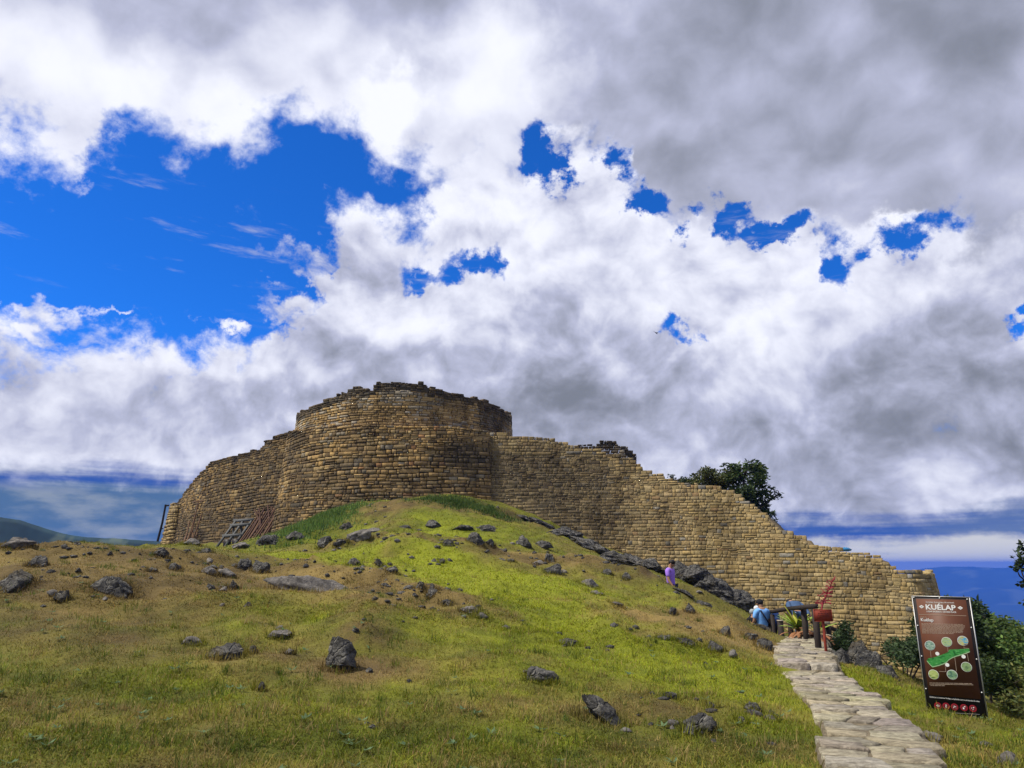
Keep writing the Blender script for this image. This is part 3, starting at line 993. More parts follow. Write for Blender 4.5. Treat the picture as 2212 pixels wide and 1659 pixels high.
# ---------------------------------------------------------------- small ruined parapet behind the right wall, and the far left buttress
par_xy = [P(u, 450, 43.4)[:2] for u in (578, 590, 604, 618, 632, 636)]
SPp = Surf(par_xy, .02, 9.0, [(570, 445), (579, 444), (580, 439), (583, 438), (585, 442), (592, 443), (600, 442), (604, 439.5), (612, 441), (620, 442.5), (625, 446), (631, 451), (640, 456)])
w_par = empty('ruined_parapet', (0, 0, 0), 'low ruined parapet of dark jagged stones on top of the tan wall', 'wall', 'walls of the stone fortress')
V, C = lay_stones(SPp, lambda z: .15, lambda z: .24, lambda x, y, s, z, rng, w: pick(rng, DARK if z > float(SPp.topz(np.array([s]))[0]) - .45 else [(.14, .12, .09), (.24, .21, .16), (.3, .26, .19)]), rg, below=-9, rag=.10)
keep = V[:, :, 2].max(1) > SPp.top.max() - 2.0
emit_stones(w_par, V[keep], C[keep], 120)

but_xy = [P(163, 530, 66)[:2] + np.array([-.2, 4.0]), P(162.5, 530, 65)[:2], P(165, 530, 63.2)[:2], P(172, 530, 62.6)[:2], P(181, 530, 62.9)[:2]]
SB = Surf(but_xy, .11, 2.5, [(150, 507), (165, 505), (170, 502.5), (176, 503), (190, 504)])
w_but = empty('wall_buttress', (0, 0, 0), 'narrow pale rounded stone buttress at the far left end of the wall', 'wall', 'walls of the stone fortress')
V, C = lay_stones(SB, lambda z: .26, lambda z: .5, lambda x, y, s, z, rng, w: pick(rng, TAN[:3] + OCHRE), rg, rag=.05)
emit_stones(w_but, V, C, 120)
core(w_but, SB, lambda p: np.array([.09, .07, .04]), 2.5)

# ================================================================ rocks
_ico = {}


def ico(sub):
    if sub not in _ico:
        bm = bmesh.new(); bmesh.ops.create_icosphere(bm, subdivisions=sub, radius=1.0)
        _ico[sub] = (np.array([v.co[:] for v in bm.verts]), np.array([[v.index for v in f.verts] for f in bm.faces])); bm.free()
    return _ico[sub]


def rock_mesh(size, seed, sub=4, ang=.85):
    v, f = ico(sub); v = v.copy()
    r = np.random.default_rng(seed)
    for _ in range(13):                                   # broken faces
        n = r.normal(size=3); n /= np.linalg.norm(n); d = r.uniform(.45, .86)
        e = v @ n - d
        v = v - np.outer(np.clip(e, 0, None), n) * (.55 + .45 * ang)
    dirn = v / (np.linalg.norm(v, axis=1)[:, None] + 1e-9)
    v = v * (1 + .20 * nfbm(dirn * 1.7 + seed, 3, seed) + .10 * nfbm(dirn * 5 + seed, 3, seed + 1))[:, None]
    rid = 1 - np.abs(nfbm(np.stack([dirn[:, 0] * 2.2 + dirn[:, 2] * 1.6, dirn[:, 1] * 2.2, dirn[:, 2] * 5.5 - dirn[:, 0] * 2.0], -1) + seed, 3, seed + 4)) * 2.6
    v = v * (1 + .13 * np.clip(rid, -1, 1) * (.4 + ang))[:, None]
    v = v + dirn * (.05 * np.abs(nfbm(dirn * 11, 2, seed + 2)))[:, None]
    zn = v[:, 2] / np.abs(v[:, 2]).max(); v[:, :2] *= (1 - .30 * zn)[:, None]           # broad foot
    v = v / np.abs(v).max(0) * (np.asarray(size) / 2)
    return mesh_np('rock', v, f, M_ROCK)


def rock(u, v, w, h, label, seed, group=None, mat=None, tilt=0.0, dep=.8, sink=.5, dist=None, name='rock', rot=None, sub=4):
    """a rock whose foot shows at (u, v) and that is w by h pixels in the picture"""
    p = hit(u, v) if dist is None else np.array([*P(u, v, dist)[:2], 0])
    if dist is not None: p[2] = gz(p[0], p[1])
    px = (p[1] * CP + (p[2] - EYE) * SP) / F
    W, H = w * px * 1.06, h * px * (.80 if name == 'rock' and label[:4] != 'tall' else 1.0)
    me = rock_mesh((W, W * dep, H * (1 + sink) * 1.08), seed, sub)
    if mat is not None: me.materials[0] = mat
    o = link(name, me, None, (p[0], p[1] + W * dep * .25, p[2] + H * .5 - H * sink * .54))
    o.rotation_euler = (0, R(tilt), 0 if rot is None else R(rot))
    return tag(o, label, 'rock', group)


GR = 'dark limestone rocks on the grassy slope'
GPa = 'pale flat stones in the turf'
rock(337, 671, 37, 31, 'tall rounded dark boulder standing alone in the lower grass', 1, GR, dep=.75, sink=.2)
rock(225, 660, 46, 20, 'low broad dark boulder sunk in turf left of the tall rounded boulder', 2, GR, dep=.7)
rock(191, 645, 22, 9, 'small pale rock leaning behind the low broad dark boulder', 3, GPa, M_PALE)
rock(251, 655, 11, 14, 'narrow grey stone at right end of the low broad dark boulder', 4, GR)
rock(277, 639, 25, 9, 'pale flat stone above the tall rounded boulder', 5, GPa, M_PALE, dep=1.1)
rock(288, 654, 13, 7, 'small pale stone left of the tall rounded boulder', 6, GPa, M_PALE)
rock(259, 691, 12, 10, 'small broken stone in a bare hollow below left of the tall boulder', 7, GR)
rock(541, 681, 36, 14, 'low dark flat-topped rock in the middle of the lower grass', 8, GR, tilt=9, dep=.6)
rock(601, 723, 54, 25, 'long dark slab slanting down to the right in lower grass', 9, GR, tilt=33, dep=.42, sink=.05)
rock(702, 734, 32, 22, 'jagged dark rock left of the near end of the path', 10, GR)
rock(690, 736, 16, 16, 'dark upright stone leaning on the jagged rock near the path', 11, GR)
rock(672, 700, 18, 9, 'dark rock half buried above the jagged rock near path', 12, GR)
rock(712, 709, 14, 8, 'small dark stone up-slope of the jagged rock near path', 13, GR)
rock(755, 712, 18, 11, 'grey rounded stone beside the path, left of its middle', 14, GR)
rock(772, 722, 15, 8, 'tan block of stone touching the left edge of the path', 15, GPa, M_PALE)
rock(742, 722, 11, 6, 'small tan stone between grey stone and path edge', 16, GPa, M_PALE)
rock(108, 596, 42, 22, 'large rough grey rock on the brown left mound', 17, GR, dep=.8)
rock(12, 588, 40, 22, 'dark rock cut by the left edge of the picture', 18, GR)
rock(34, 566, 24, 14, 'brown rock near the crest of the left mound', 19, GR)
rock(12, 549, 34, 13, 'pale rounded stone on skyline at far left', 20, GPa, M_PALE)
rock(190, 545, 18, 8, 'pale pointed stone on skyline below the far left buttress', 21, GPa, M_PALE)
rock(136, 546, 14, 6, 'small pale stone on skyline of the left mound', 22, GPa, M_PALE)
rock(60, 602, 20, 13, 'grey stone on brown mound left of the large rough rock', 23, GR)
rock(150, 572, 12, 7, 'small grey stone up-slope right of the large rough rock', 24, GR)
rock(208, 574, 18, 9, 'pale stone on the brown slope below the thin poles', 25, GPa, M_PALE)
rock(174, 570, 16, 8, 'brown low stone on brown slope left of the pale stone', 26, GR)
rock(160, 556, 16, 10, 'weathered brown stone near the crest, left of the poles', 27, GR)
rock(242, 569, 17, 17, 'rough dark brown boulder below the grey timber frame', 28, GR)
rock(259, 573, 20, 18, 'black pitted boulder at the upper end of the grey slab', 29, GR)
rock(224, 576, 22, 10, 'grey flat stone left of the rough dark brown boulder', 30, GPa, M_PALE)
rock(232, 590, 14, 12, 'dark split stone below the rough dark brown boulder', 31, GR)
rock(222, 592, 12, 6, 'small pale stone beside the dark split stone', 32, GPa, M_PALE)
rock(318, 592, 108, 17, 'long flat grey bedrock slab slanting down across the slope', 33, GPa, M_PALE, tilt=17, dep=.30, sink=.8)
rock(268, 545, 28, 11, 'dark block of rock at the foot of the brown pole stack', 34, GR)
rock(292, 541, 22, 14, 'grey block of rock right of the brown pole stack foot', 35, GR)
rock(238, 548, 22, 7, 'pale stone at the foot of the grey timber frame', 36, GPa, M_PALE)
rock(205, 553, 16, 6, 'low grey stone at foot of the thin poles', 37, GR)
rock(326, 545, 20, 14, 'dark squared boulder left of the upper lawn', 38, GR)
rock(357, 541, 26, 17, 'pale cracked rock below the tower bulge', 39, GPa, M_PALE)
rock(346, 530, 18, 10, 'grey rock up-slope of the pale cracked rock', 40, GR)
rock(340, 546, 15, 8, 'small dark rock right of the dark squared boulder', 41, GR)
rock(372, 532, 24, 8, 'pale bedrock patch above the pale cracked rock', 42, GPa, M_PALE)
rock(431, 528, 19, 10, 'dark rock alone on the bright upper lawn', 43, GR)
rock(405, 528, 16, 5, 'low dark stone left of the rock on the bright upper lawn', 44, GR)
rock(462, 530, 22, 6, 'row of low dark stone on the bright upper lawn', 45, GR)
rock(487, 531, 24, 8, 'dark flat rock at the right of the bright upper lawn', 46, GR)
rock(476, 543, 18, 13, 'grey upright rock in the brown rocky band below the upper lawn', 47, GR)
rock(447, 546, 15, 10, 'small dark rock left of the grey upright rock', 48, GR)
rock(490, 545, 14, 8, 'small dark rock right of the grey upright rock', 49, GR)
rock(524, 547, 18, 14, 'rounded grey boulder in the brown rocky band', 50, GR)
rock(543, 548, 22, 9, 'grey flat-topped rock right of the rounded grey boulder', 51, GR)
rock(549, 562, 13, 13, 'grey egg-shaped rock stacked above dark rock', 52, GR)
rock(553, 573, 19, 13, 'dark knobbly rock below the egg-shaped rock', 53, GR)
rock(540, 565, 15, 6, 'pale flat rock left of the egg-shaped rock', 54, GPa, M_PALE)
rock(511, 562, 12, 6, 'small stone on the brown band left of the knobbly rock', 55, GR)
rock(442, 563, 10, 6, 'small dark stone at left of the brown band', 56, GR)
rock(378, 567, 11, 8, 'small rounded dark stone right of the grey slab', 57, GR)
rock(352, 566, 16, 11, 'dark rock just above the long grey slab', 58, GR)
rock(392, 573, 17, 8, 'dark rock on the brown strip right of the slab', 59, GR)
rock(420, 588, 12, 8, 'small dark stone midway along the brown strip', 60, GR)
rock(432, 596, 14, 10, 'dark stone lower on the brown strip', 61, GR)
rock(446, 606, 14, 9, 'dark stone at the lower end of the brown strip', 62, GR)
rock(470, 612, 22, 7, 'pale grey ledge at the end of the brown strip', 63, GPa, M_PALE)
rock(481, 618, 16, 7, 'dark ledge just below the pale grey ledge', 64, GR)
rock(589, 586, 26, 9, 'pale pointed flat rock on the slope left of the man in purple', 65, GPa, M_PALE, tilt=8)
rock(608, 575, 12, 7, 'small grey rock above the pale pointed flat rock', 66, GR)
rock(627, 580, 12, 9, 'small round dark rock left of the man in purple', 67, GR)
rock(595, 594, 18, 4, 'thin pale stone below the pale pointed flat rock', 68, GPa, M_PALE)
rock(617, 605, 16, 4, 'whitish flat stone on dry grass below the man in purple', 69, GPa, M_PALE)
rock(569, 645, 34, 8, 'dark rock sunk in grass in the middle of the hill', 70, GR, dep=1.0, sink=.6)
rock(688, 645, 22, 9, 'grey low rock on the dry slope below the man in blue', 71, GR)
rock(715, 650, 20, 12, 'dark rock on the dry slope left of the path', 72, GR)
rock(727, 636, 17, 12, 'dark rounded rock below the outcrop, left of the path top', 73, GR)
rock(674, 615, 9, 9, 'small pointed dark stone below the man in purple', 74, GR)
rock(690, 613, 12, 11, 'dark stump-like rock on the dry slope below outcrop', 75, GR)
rock(766, 650, 20, 13, 'dark broken rock on the bank at the top of the path', 76, GR)
rock(752, 640, 16, 10, 'brown rock on the bank below the man in blue', 77, GR)
rock(665, 640, 18, 6, 'flat grey stone in the dry slope centre right', 78, GR)
rock(936, 742, 42, 10, 'pale low rock in front of the information board', 79, GPa, M_PALE, dep=1.0)
rock(922, 742, 14, 9, 'small dark stone at left end of the pale low rock by the board', 80, GR)
rock(991, 749, 20, 8, 'grey flat stone right of the pale low rock by the board', 81, GPa, M_PALE)
rock(1014, 766, 26, 14, 'reddish stone in the lower right corner', 82, GPa, M_PALE)
rock(945, 703, 10, 5, 'small grey stone on the grass left of the information board', 83, GR, dist=11.8)

# the dark outcrop that runs down along the foot of the tan wall
GO = 'dark rock outcrop along the foot of the tan wall'
OUT = [  # u, v foot, w, h, distance
    (522, 514, 22, 8, 39.0, 'first'), (541, 527, 26, 9, 38.0, ''), (566, 545, 30, 13, 33.0, ''), (590, 553, 36, 13, 30.5, ''), (606, 561, 30, 12, 28.0, ''), (622, 566, 36, 15, 27.0, ''), (640, 574, 40, 19, 25.6, ''),
    (654, 582, 24, 16, 24.6, ''), (684, 590, 30, 25, 24.6, ''), (684, 600, 18, 5, 21.0, ''), (697, 599, 36, 26, 24.0, ''), (712, 607, 36, 25, 23.6, ''), (722, 615, 40, 19, 22.4, ''), (738, 614, 34, 24, 23.6, ''), (734, 622, 30, 9, 21.8, ''),
    (757, 614, 24, 10, 24.4, ''), (752, 638, 28, 4, 19.4, ''), (768, 641, 20, 7, 18.6, ''), (704, 611, 20, 6, 21.0, '')]
where = ['below the foot of the seam in the wall', 'second ledge below the seam in the wall', 'low ledge where the upper lawn ends at the wall', 'shelf right of the upper lawn edge', 'block halfway to the man in purple',
         'broad block left of the man in purple', 'large slanted block nearest left of the man in purple', 'block close behind the left arm of the man in purple', 'tall block just right of the man in purple',
         'low rock in front of the legs of the man in purple', 'big shattered block right of the man in purple', 'long block midway between purple and blue shirts', 'sloping slab below the long block', 'block up-slope of the person in striped hat',
         'long slab left of the person in striped hat', 'small block behind the person in striped hat', 'ledge hiding the legs of the man in blue', 'wedge of rock at the top of the path', 'low dark rock on slope between the two men']
for i, ((u, v, w, h, d, _), t) in enumerate(zip(OUT, where)):
    rock(u, v, w * 1.3, h * .80, 'dark outcrop: ' + t, 200 + i, GO, tilt=16 + 10 * math.sin(i * 2.3), dep=.75, sink=.3, dist=d, name='rock_outcrop', sub=5)
where = ['block below the dark bush beside the wall', 'big grey block right of the dark bush', 'slanted block between bush and round shrub', 'flat shelf left of the round shrub', 'low rock behind the red notice post']
for i, ((u, v, w, h, d), t) in enumerate(zip([(842, 655, 20, 14, 15.2), (860, 664, 32, 26, 15.4), (878, 674, 34, 20, 14.6), (892, 682, 26, 12, 14.2), (833, 648, 18, 9, 15.9)], where)):
    rock(u, v, w, h, 'dark rock right of the path: ' + t, 240 + i, 'dark rocks on the edge right of the path', tilt=20, dist=d, name='rock_outcrop')

# loose small stones nobody would describe one by one
rg = np.random.default_rng(77)
small = [rock_mesh((.22, .2, .14), 300 + k, 2) for k in range(6)]
small2 = [m.copy() for m in small]
for m in small2: m.materials[0] = M_PALE
areas = [(20, 260, 552, 610, 26), (300, 560, 540, 575, 24), (340, 480, 570, 620, 12), (560, 760, 580, 640, 12), (60, 760, 640, 740, 4), (690, 775, 660, 740, 8)]
ROCKS = np.array([(o.location.x, o.location.y, o.dimensions.x) for o in COL.objects if o.name.startswith('rock')])
labs = ['small loose stone on the brown left mound', 'small loose stone in the brown rocky band below upper lawn', 'small loose stone on the brown strip below the slab', 'small loose stone on the dry slope below the outcrop',
        'small loose stone in the lower grass', 'small loose stone beside the path']
for (u0, u1, v0, v1, n), lb in zip(areas, labs):
    for k in range(n):
        p = hit(rg.uniform(u0, u1), rg.uniform(v0, v1))
        if rg.random() < .75:                       # most lie close to a bigger rock
            j = np.argmin((ROCKS[:, 0] - p[0]) ** 2 + (ROCKS[:, 1] - p[1]) ** 2); th = rg.uniform(0, 6.28); q_ = ROCKS[j]
            p = np.array([q_[0] + math.cos(th) * .45 * (q_[2] + .3), q_[1] + math.sin(th) * .5 * (q_[2] + .3), 0]); p[2] = gz(p[0], p[1])
        pd, _ = seg_dist(p[0], p[1], PATHC)
        if pd < .75: continue
        o = link('loose_stone', (small2 if rg.random() < .25 else small)[rg.integers(6)], None, p + np.array([0, 0, .0]))
        s = rg.uniform(.3, 1.0) * (.75 + p[1] / 45)
        o.scale = (s * rg.uniform(.8, 1.5), s, s * rg.uniform(.7, 1.1)); o.rotation_euler = (rg.uniform(-.3, .3), rg.uniform(-.3, .3), rg.uniform(0, 6.28))
        tag(o, lb, 'stone', lb.replace('small loose stone', 'loose stones'))

# ================================================================ flagstone path
def mat_flag():
    m, gg, b, tc = material('flagstone', .93)
    p = geo_pos(gg)
    st = gg.noise(gg.vmath('MULTIPLY', p, (1.0, 1.7, 1.0)), 8.0, 8.0, .72)
    n = gg.noise(p, 4.0, 6.0, .65)
    c = gg.mix(1.0, attr(gg), gg.mix(gg.smooth(st, .3, .7), (.45, .43, .40), (1.35, 1.33, 1.28)), 'MULTIPLY')
    c = gg.mix(gg.smooth(n, .55, .75, 0, .6), c, (.12, .105, .085))
    c = gg.mix(gg.smooth(st, .36, .26), c, (.045, .038, .028))
    gg.put(b.inputs['Base Color'], c)
    bump(gg, b, st * 1.2 + gg.noise(p, 26.0, 5.0, .7) * .3, 1.0, .07)
    return m


M_FLAG = mat_flag()
PC = catmull(PATHC[:, :2], .1)
pdir = np.gradient(PC, axis=0); pdir /= np.linalg.norm(pdir, axis=1)[:, None]
pn = np.stack([pdir[:, 1], -pdir[:, 0]], 1)
psl = np.concatenate([[0], np.cumsum(np.linalg.norm(np.diff(PC, axis=0), axis=1))])
PL = psl[-1]
pzs = ground(PC[:, 0], PC[:, 1])
ker = np.ones(21) / 21
pzs = np.convolve(np.pad(pzs, 10, mode='edge'), ker, 'valid')


s_step = float(np.interp(12.85, PC[:, 1], psl))              # the one step across the path
s_step2 = float(np.interp(15.6, PC[:, 1], psl))


def pathz(s):
    return np.interp(s, psl, pzs) + .085 + .06 * (s > s_step) - .06 * sstep(s_step, PL, s) - .05 * sstep(PL * .55, s_step, s) * (s <= s_step)


def path_pt(s, a):
    x = np.interp(s, psl, PC[:, 0]) + np.interp(s, psl, pn[:, 0]) * a
    y = np.interp(s, psl, PC[:, 1]) + np.interp(s, psl, pn[:, 1]) * a
    return x, y


path_root = tag(bpy.data.objects.new('path', None), kind='structure'); COL.objects.link(path_root)
# bed of sandy mortar
sv = np.linspace(0, PL, 220)
left_w = .50 + .13 * nfbm(np.stack([sv * 1.1, sv * 0, sv * 0], -1), 3, 81); right_w = .50 + .14 * nfbm(np.stack([sv * 1.2, sv * 0 + 5, sv * 0], -1), 3, 82)
z = pathz(sv)
vs = []
for a, dzz in ((-left_w - .10, -.35), (-left_w, -.030), (-left_w * .3, -.017), (right_w * .3, -.017), (right_w, -.030), (right_w + .10, -.35)):
    x, y = path_pt(sv, a); vs.append(np.stack([x, y, z + dzz], 1))
v = np.concatenate(vs); n = len(sv); J = np.arange(6 * n).reshape(6, n)
cc = np.array([.22, .185, .125])[None] * (1 + .3 * nfbm(v * 3, 3, 83)[:, None])
link('path_bed', mesh_np('path_bed', v, np.stack([J[:-1, :-1], J[1:, :-1], J[1:, 1:], J[:-1, 1:]], -1).reshape(-1, 4), M_FLAG, cc), path_root)
# slabs: irregular convex pieces, each its own part
def clip_poly(p, m, d):
    """keep the side (q - m) . d <= 0"""
    out = []; e = (p - m) @ d
    for i in range(len(p)):
        j = (i + 1) % len(p)
        if e[i] <= 0: out.append(p[i])
        if (e[i] <= 0) != (e[j] <= 0): out.append(p[i] + (p[j] - p[i]) * (e[i] / (e[i] - e[j])))
    return np.array(out)


rg = np.random.default_rng(5)
seeds = []
for (sa, sb) in ((0.0, s_step), (s_step, PL)):
    s = sa + .12
    while s < sb - .05:
        k = int(rg.choice([2, 2, 3, 3])) if s > 2.5 else 2
        off = rg.uniform(-.15, .15)
        for i in range(k): seeds.append((s + rg.uniform(-.09, .09), (-.5 + (i + .5) / k) * .98 + off * .4 + rg.uniform(-.10, .10), sa, sb))
        s += rg.uniform(.19, .33) * (1.25 if s < 4 else 1.0)
SEED = np.array(seeds)
AN = np.array([1.0, .62])                     # pieces are wider than they are long
for i, (s0, a0, sa, sb) in enumerate(SEED):
    lw = float(np.interp(s0, sv, left_w)) + rg.uniform(-.05, .07); rw = float(np.interp(s0, sv, right_w)) + rg.uniform(-.05, .07)
    poly = np.array([(max(sa, s0 - .6), -lw), (min(sb, s0 + .6), -lw), (min(sb, s0 + .6), rw), (max(sa, s0 - .6), rw)])
    me0 = np.array([s0, a0])
    near = np.argsort(((SEED[:, :2] - me0) ** 2).sum(1))[1:16]
    for j in near:
        if SEED[j, 2] != sa: continue
        ot = SEED[j, :2]; d = (ot - me0) * AN ** 2
        if len(poly) > 2: poly = clip_poly(poly, (ot + me0) / 2, d)
    if len(poly) < 3: continue
    pts = []
    for p0, p1 in zip(poly, np.roll(poly, -1, 0)):
        n_ = max(1, int(np.linalg.norm(p1 - p0) / .09))
        for t in np.arange(n_) / n_: pts.append(p0 + (p1 - p0) * t)
    pts = np.array(pts); c = pts.mean(0); m = len(pts)
    rad = np.linalg.norm(pts - c, axis=1)
    if rad.max() < .05: continue
    pts = c + (pts - c) * ((rad - .007 - rg.uniform(0, .016, m)) / rad)[:, None]
    inn = c + (pts - c) * .965
    tz = rg.uniform(-.012, .016); tl = rg.normal(0, .025, 2)
    zz = pathz(np.clip(pts[:, 0], sa + .002, sb - .002)) + tz + (pts - c) @ tl
    x, y = path_pt(pts[:, 0], pts[:, 1]); xi, yi = path_pt(inn[:, 0], inn[:, 1])
    b0 = np.stack([x, y, zz - (.16 if sa > 0 else .10)], 1); b1 = np.stack([x, y, zz - .006 - rg.uniform(0, .008, m)], 1); b2 = np.stack([xi, yi, zz + rg.uniform(-.004, .007, m)], 1)
    ctr = b2.mean(0)[None] + np.array([[0, 0, rg.uniform(-.008, .008)]])
    i0 = np.arange(m); i1 = (i0 + 1) % m
    fq = np.concatenate([np.stack([i0, i1, m + i1, m + i0], 1), np.stack([m + i0, m + i1, 2 * m + i1, 2 * m + i0], 1)])
    ft = np.stack([2 * m + i0, 2 * m + i1, np.full(m, 3 * m)], 1)
    base = np.array([.43, .395, .32]) * rg.uniform(.75, 1.2) * np.array([1, rg.uniform(.95, 1.03), rg.uniform(.82, 1.08)])
    link('paving_stone', mesh_np('paving_stone', np.concatenate([b0, b1, b2, ctr]), [fq, ft], M_FLAG, np.repeat(base[None], 3 * m + 1, 0)), path_root)
# steps going down at the far end
for k in range(5):
    t = k / 4
    x = lerp(PATHC[-1, 0], 7.3, min(1, t * 1.2)) + 0; y = PATHC[-1, 1] + .28 + k * .42
    zt = float(pathz(PL)) - .19 * (k + 1)
    mb = MB(); mb.box((x, y, zt - .09), (1.0, .46, .18))
    mb.build('stair_step', M_FLAG, path_root, col=np.array([.31, .265, .185]))

# ================================================================ information board
def q01(px, py):
    """position on the board from the proportions of its drawn corners: 0..1 across, 0..1 down"""
    TL, TR_, BL, BR = (np.array(c, float) for c in ((150, 108), (815, 122), (348, 1470), (1050, 1555)))
    a, t = .5, .5
    for _ in range(30):
        cur = (1 - t) * ((1 - a) * TL + a * TR_) + t * ((1 - a) * BL + a * BR)
        da = (1 - t) * (TR_ - TL) + t * (BR - BL); dt = (1 - a) * (BL - TL) + a * (BR - TR_)
        st = np.linalg.solve(np.stack([da, dt], 1), np.array([px, py]) - cur)
        a += st[0]; t += st[1]
    return a, t


BLp, BRp = P(928, 712.5, 11.75), P(987.5, 719.5, 11.3)
TLp = P(911.5, 596.5, 11.75)
BW = float(np.linalg.norm((BRp - BLp)[:2])); BH = float(TLp[2] - (BLp[2] + BRp[2]) / 2)
brz = math.atan2(BRp[1] - BLp[1], BRp[0] - BLp[0])
board = empty('information_board', ((BLp[0] + BRp[0]) / 2, (BLp[1] + BRp[1]) / 2, (BLp[2] + BRp[2]) / 2), 'tall brown and black information board headed KUÉLAP beside the path', 'sign', rz=brz)
M_BLACK = plain('board_black', (.020, .017, .019), .55, .2, 20)
M_BROWN = plain('board_brown', (.105, .040, .022), .55, .15, 14)
M_WHITE = plain('board_white_print', (.72, .73, .72), .6, .05)
M_CREAM = plain('board_cream_print', (.42, .33, .25), .6, .05)
M_METAL = plain('board_edge_metal', (.42, .42, .42), .45, .1, metal=.6)
M_REDP = plain('board_red_print', (.30, .010, .022), .55, .1)


def bx(a, t): return ((a - .5) * BW, (1 - t) * BH)


mb = MB(); mb.box((0, .02, BH / 2), (BW, .03, BH)); mb.build('panel', M_BLACK, board)
mb = MB()
for sx in (-1, 1): mb.box((sx * (BW / 2 + .006), .02, BH / 2), (.012, .045, BH + .012))
mb.box((0, .02, BH + .006), (BW + .024, .045, .012)); mb.build('frame', M_METAL, board)
for sx in (-1, 1):
    mb = MB(); mb.box((sx * BW * .38, .062, BH * .36 - .2), (.05, .05, BH * .72 + .5)); mb.build('post', M_BLACK, board)
mb = MB(); mb.box((0, .0035, BH * (1 - .432)), (BW * .885, .006, BH * .825)); mb.build('printed_field', M_BROWN, board)
YF = -.0015


def flat(name, polys, mat, y=YF, parent=None):
    vs, fs = [], []
    tris = []
    n0 = 0
    for p in polys:
        p = np.asarray(p, float); c = p.mean(0); m = len(p)
        vs.append(np.concatenate([np.stack([p[:, 0], np.full(m, y), p[:, 1]], 1), [[c[0], y, c[1]]]]))
        i = np.arange(m); tris.append(np.stack([n0 + i, n0 + (i + 1) % m, np.full(m, n0 + m)], 1)); n0 += m + 1
    return link(name, mesh_np(name, np.concatenate(vs), [np.concatenate(tris)], [mat]), parent or board)


def disc(a, t, r, n=28, y=YF):
    x, z = bx(a, t); th = np.arange(n) * 2 * math.pi / n
    return np.stack([x + r * np.cos(th), z + r * np.sin(th)], 1)


def line(p, w=.004):
    out = []
    for (a0, t0), (a1, t1) in zip(p[:-1], p[1:]):
        A = np.array(bx(a0, t0)); B_ = np.array(bx(a1, t1)); d = B_ - A; L = np.linalg.norm(d); d /= L; nn = np.array([-d[1], d[0]]) * w / 2
        out.append([A - nn, B_ - nn, B_ + nn, A + nn])
    return out


def text(name, body, a, t, height, mat, width=None, align='CENTER', parent=None, y=YF - .001, offset=0.0, shear=0.0):
    cu = bpy.data.curves.new('lettering', 'FONT'); cu.body = body; cu.align_x = align; cu.align_y = 'CENTER'; cu.size = 1.0; cu.resolution_u = 3; cu.offset = offset; cu.shear = shear
    o = bpy.data.objects.new('tmp', cu); COL.objects.link(o)
    dg = bpy.context.evaluated_depsgraph_get(); dg.update()
    me = bpy.data.meshes.new_from_object(o.evaluated_get(dg)); bpy.data.objects.remove(o); bpy.data.curves.remove(cu)
    co = np.zeros(len(me.vertices) * 3); me.vertices.foreach_get('co', co); co = co.reshape(-1, 3)
    w0 = co[:, 0].max() - co[:, 0].min(); h0 = co[:, 1].max() - co[:, 1].min()
    sy = height / h0; sx = sy if width is None else width / w0
    cx = co[:, 0].min() if align == 'LEFT' else (co[:, 0].max() + co[:, 0].min()) / 2
    cy = (co[:, 1].max() + co[:, 1].min()) / 2
    X0, Z0 = bx(a, t) if parent is None else (a, t)
    new = np.stack([X0 + (co[:, 0] - cx) * sx, np.full(len(co), y), Z0 + (co[:, 1] - cy) * sy], 1)
    me.vertices.foreach_set('co', new.astype(np.float32).ravel()); me.update(); me.materials.clear(); me.materials.append(mat); me.name = name
    return link(name, me, parent or board)


text('lettering', 'Complejo Arqueológico Monumental', *q01(478, 180), .022, M_WHITE, BW * .50, offset=.01)
flat('ruled_line', line([q01(312, 190), q01(445, 194)]) + line([q01(480, 196), q01(648, 202)]), M_CREAM)
text('title_lettering', 'KUÉLAP', *q01(488, 232), .098, M_WHITE, BW * .53, offset=.030)
for (x, y) in ((262, 231), (719, 246)):
    a, t = q01(x, y); X0, Z0 = bx(a, t)
    d = flat('diamond_emblem', [[(X0 - .047 * BW, Z0), (X0, Z0 - .026), (X0 + .047 * BW, Z0), (X0, Z0 + .026)]], M_WHITE)
    flat('emblem_eye', [[(X0 - .013, Z0), (X0, Z0 - .008), (X0 + .013, Z0), (X0, Z0 + .008)]], M_METAL, YF - .002, d)
text('lettering', 'LUGAR SAGRADO / SACRED PLACE', *q01(498, 293), .023, M_WHITE, BW * .52, offset=.012)
flat('ruled_line', line([q01(232, 324), q01(790, 342)], .005), M_CREAM)
text('lettering', 'Llaqta de', *q01(250, 355), .022, M_CREAM, align='LEFT')
text('title_lettering', 'Kuélap', *q01(255, 392), .062, M_WHITE, BW * .225, 'LEFT', offset=.012)
rg = np.random.default_rng(3)


def words(y0, y1, n, xl, xr, last):
    """rows of print too small to read"""
    out = []
    for i in range(n):
        t = i / max(1, n - 1); yy = lerp(y0, y1, t); xe = lerp(xl, xr, last if i == n - 1 else rg.uniform(.93, 1.0))
        x = xl + t * 12
        while x < xe:
            w = rg.uniform(14, 60); sl = .031 * (x - xl)
            out += line([q01(x, yy + sl), q01(min(x + w, xe), yy + sl + .031 * w)], .0055)
            x += w + 6
    return out


flat('small_print', words(433, 545, 9, 262, 785, .74), M_CREAM)
flat('small_print', words(1130, 1160, 3, 366, 890, .35), M_CREAM)
flat('small_print', words(1144, 1144, 1, 366, 890, .95), M_CREAM)


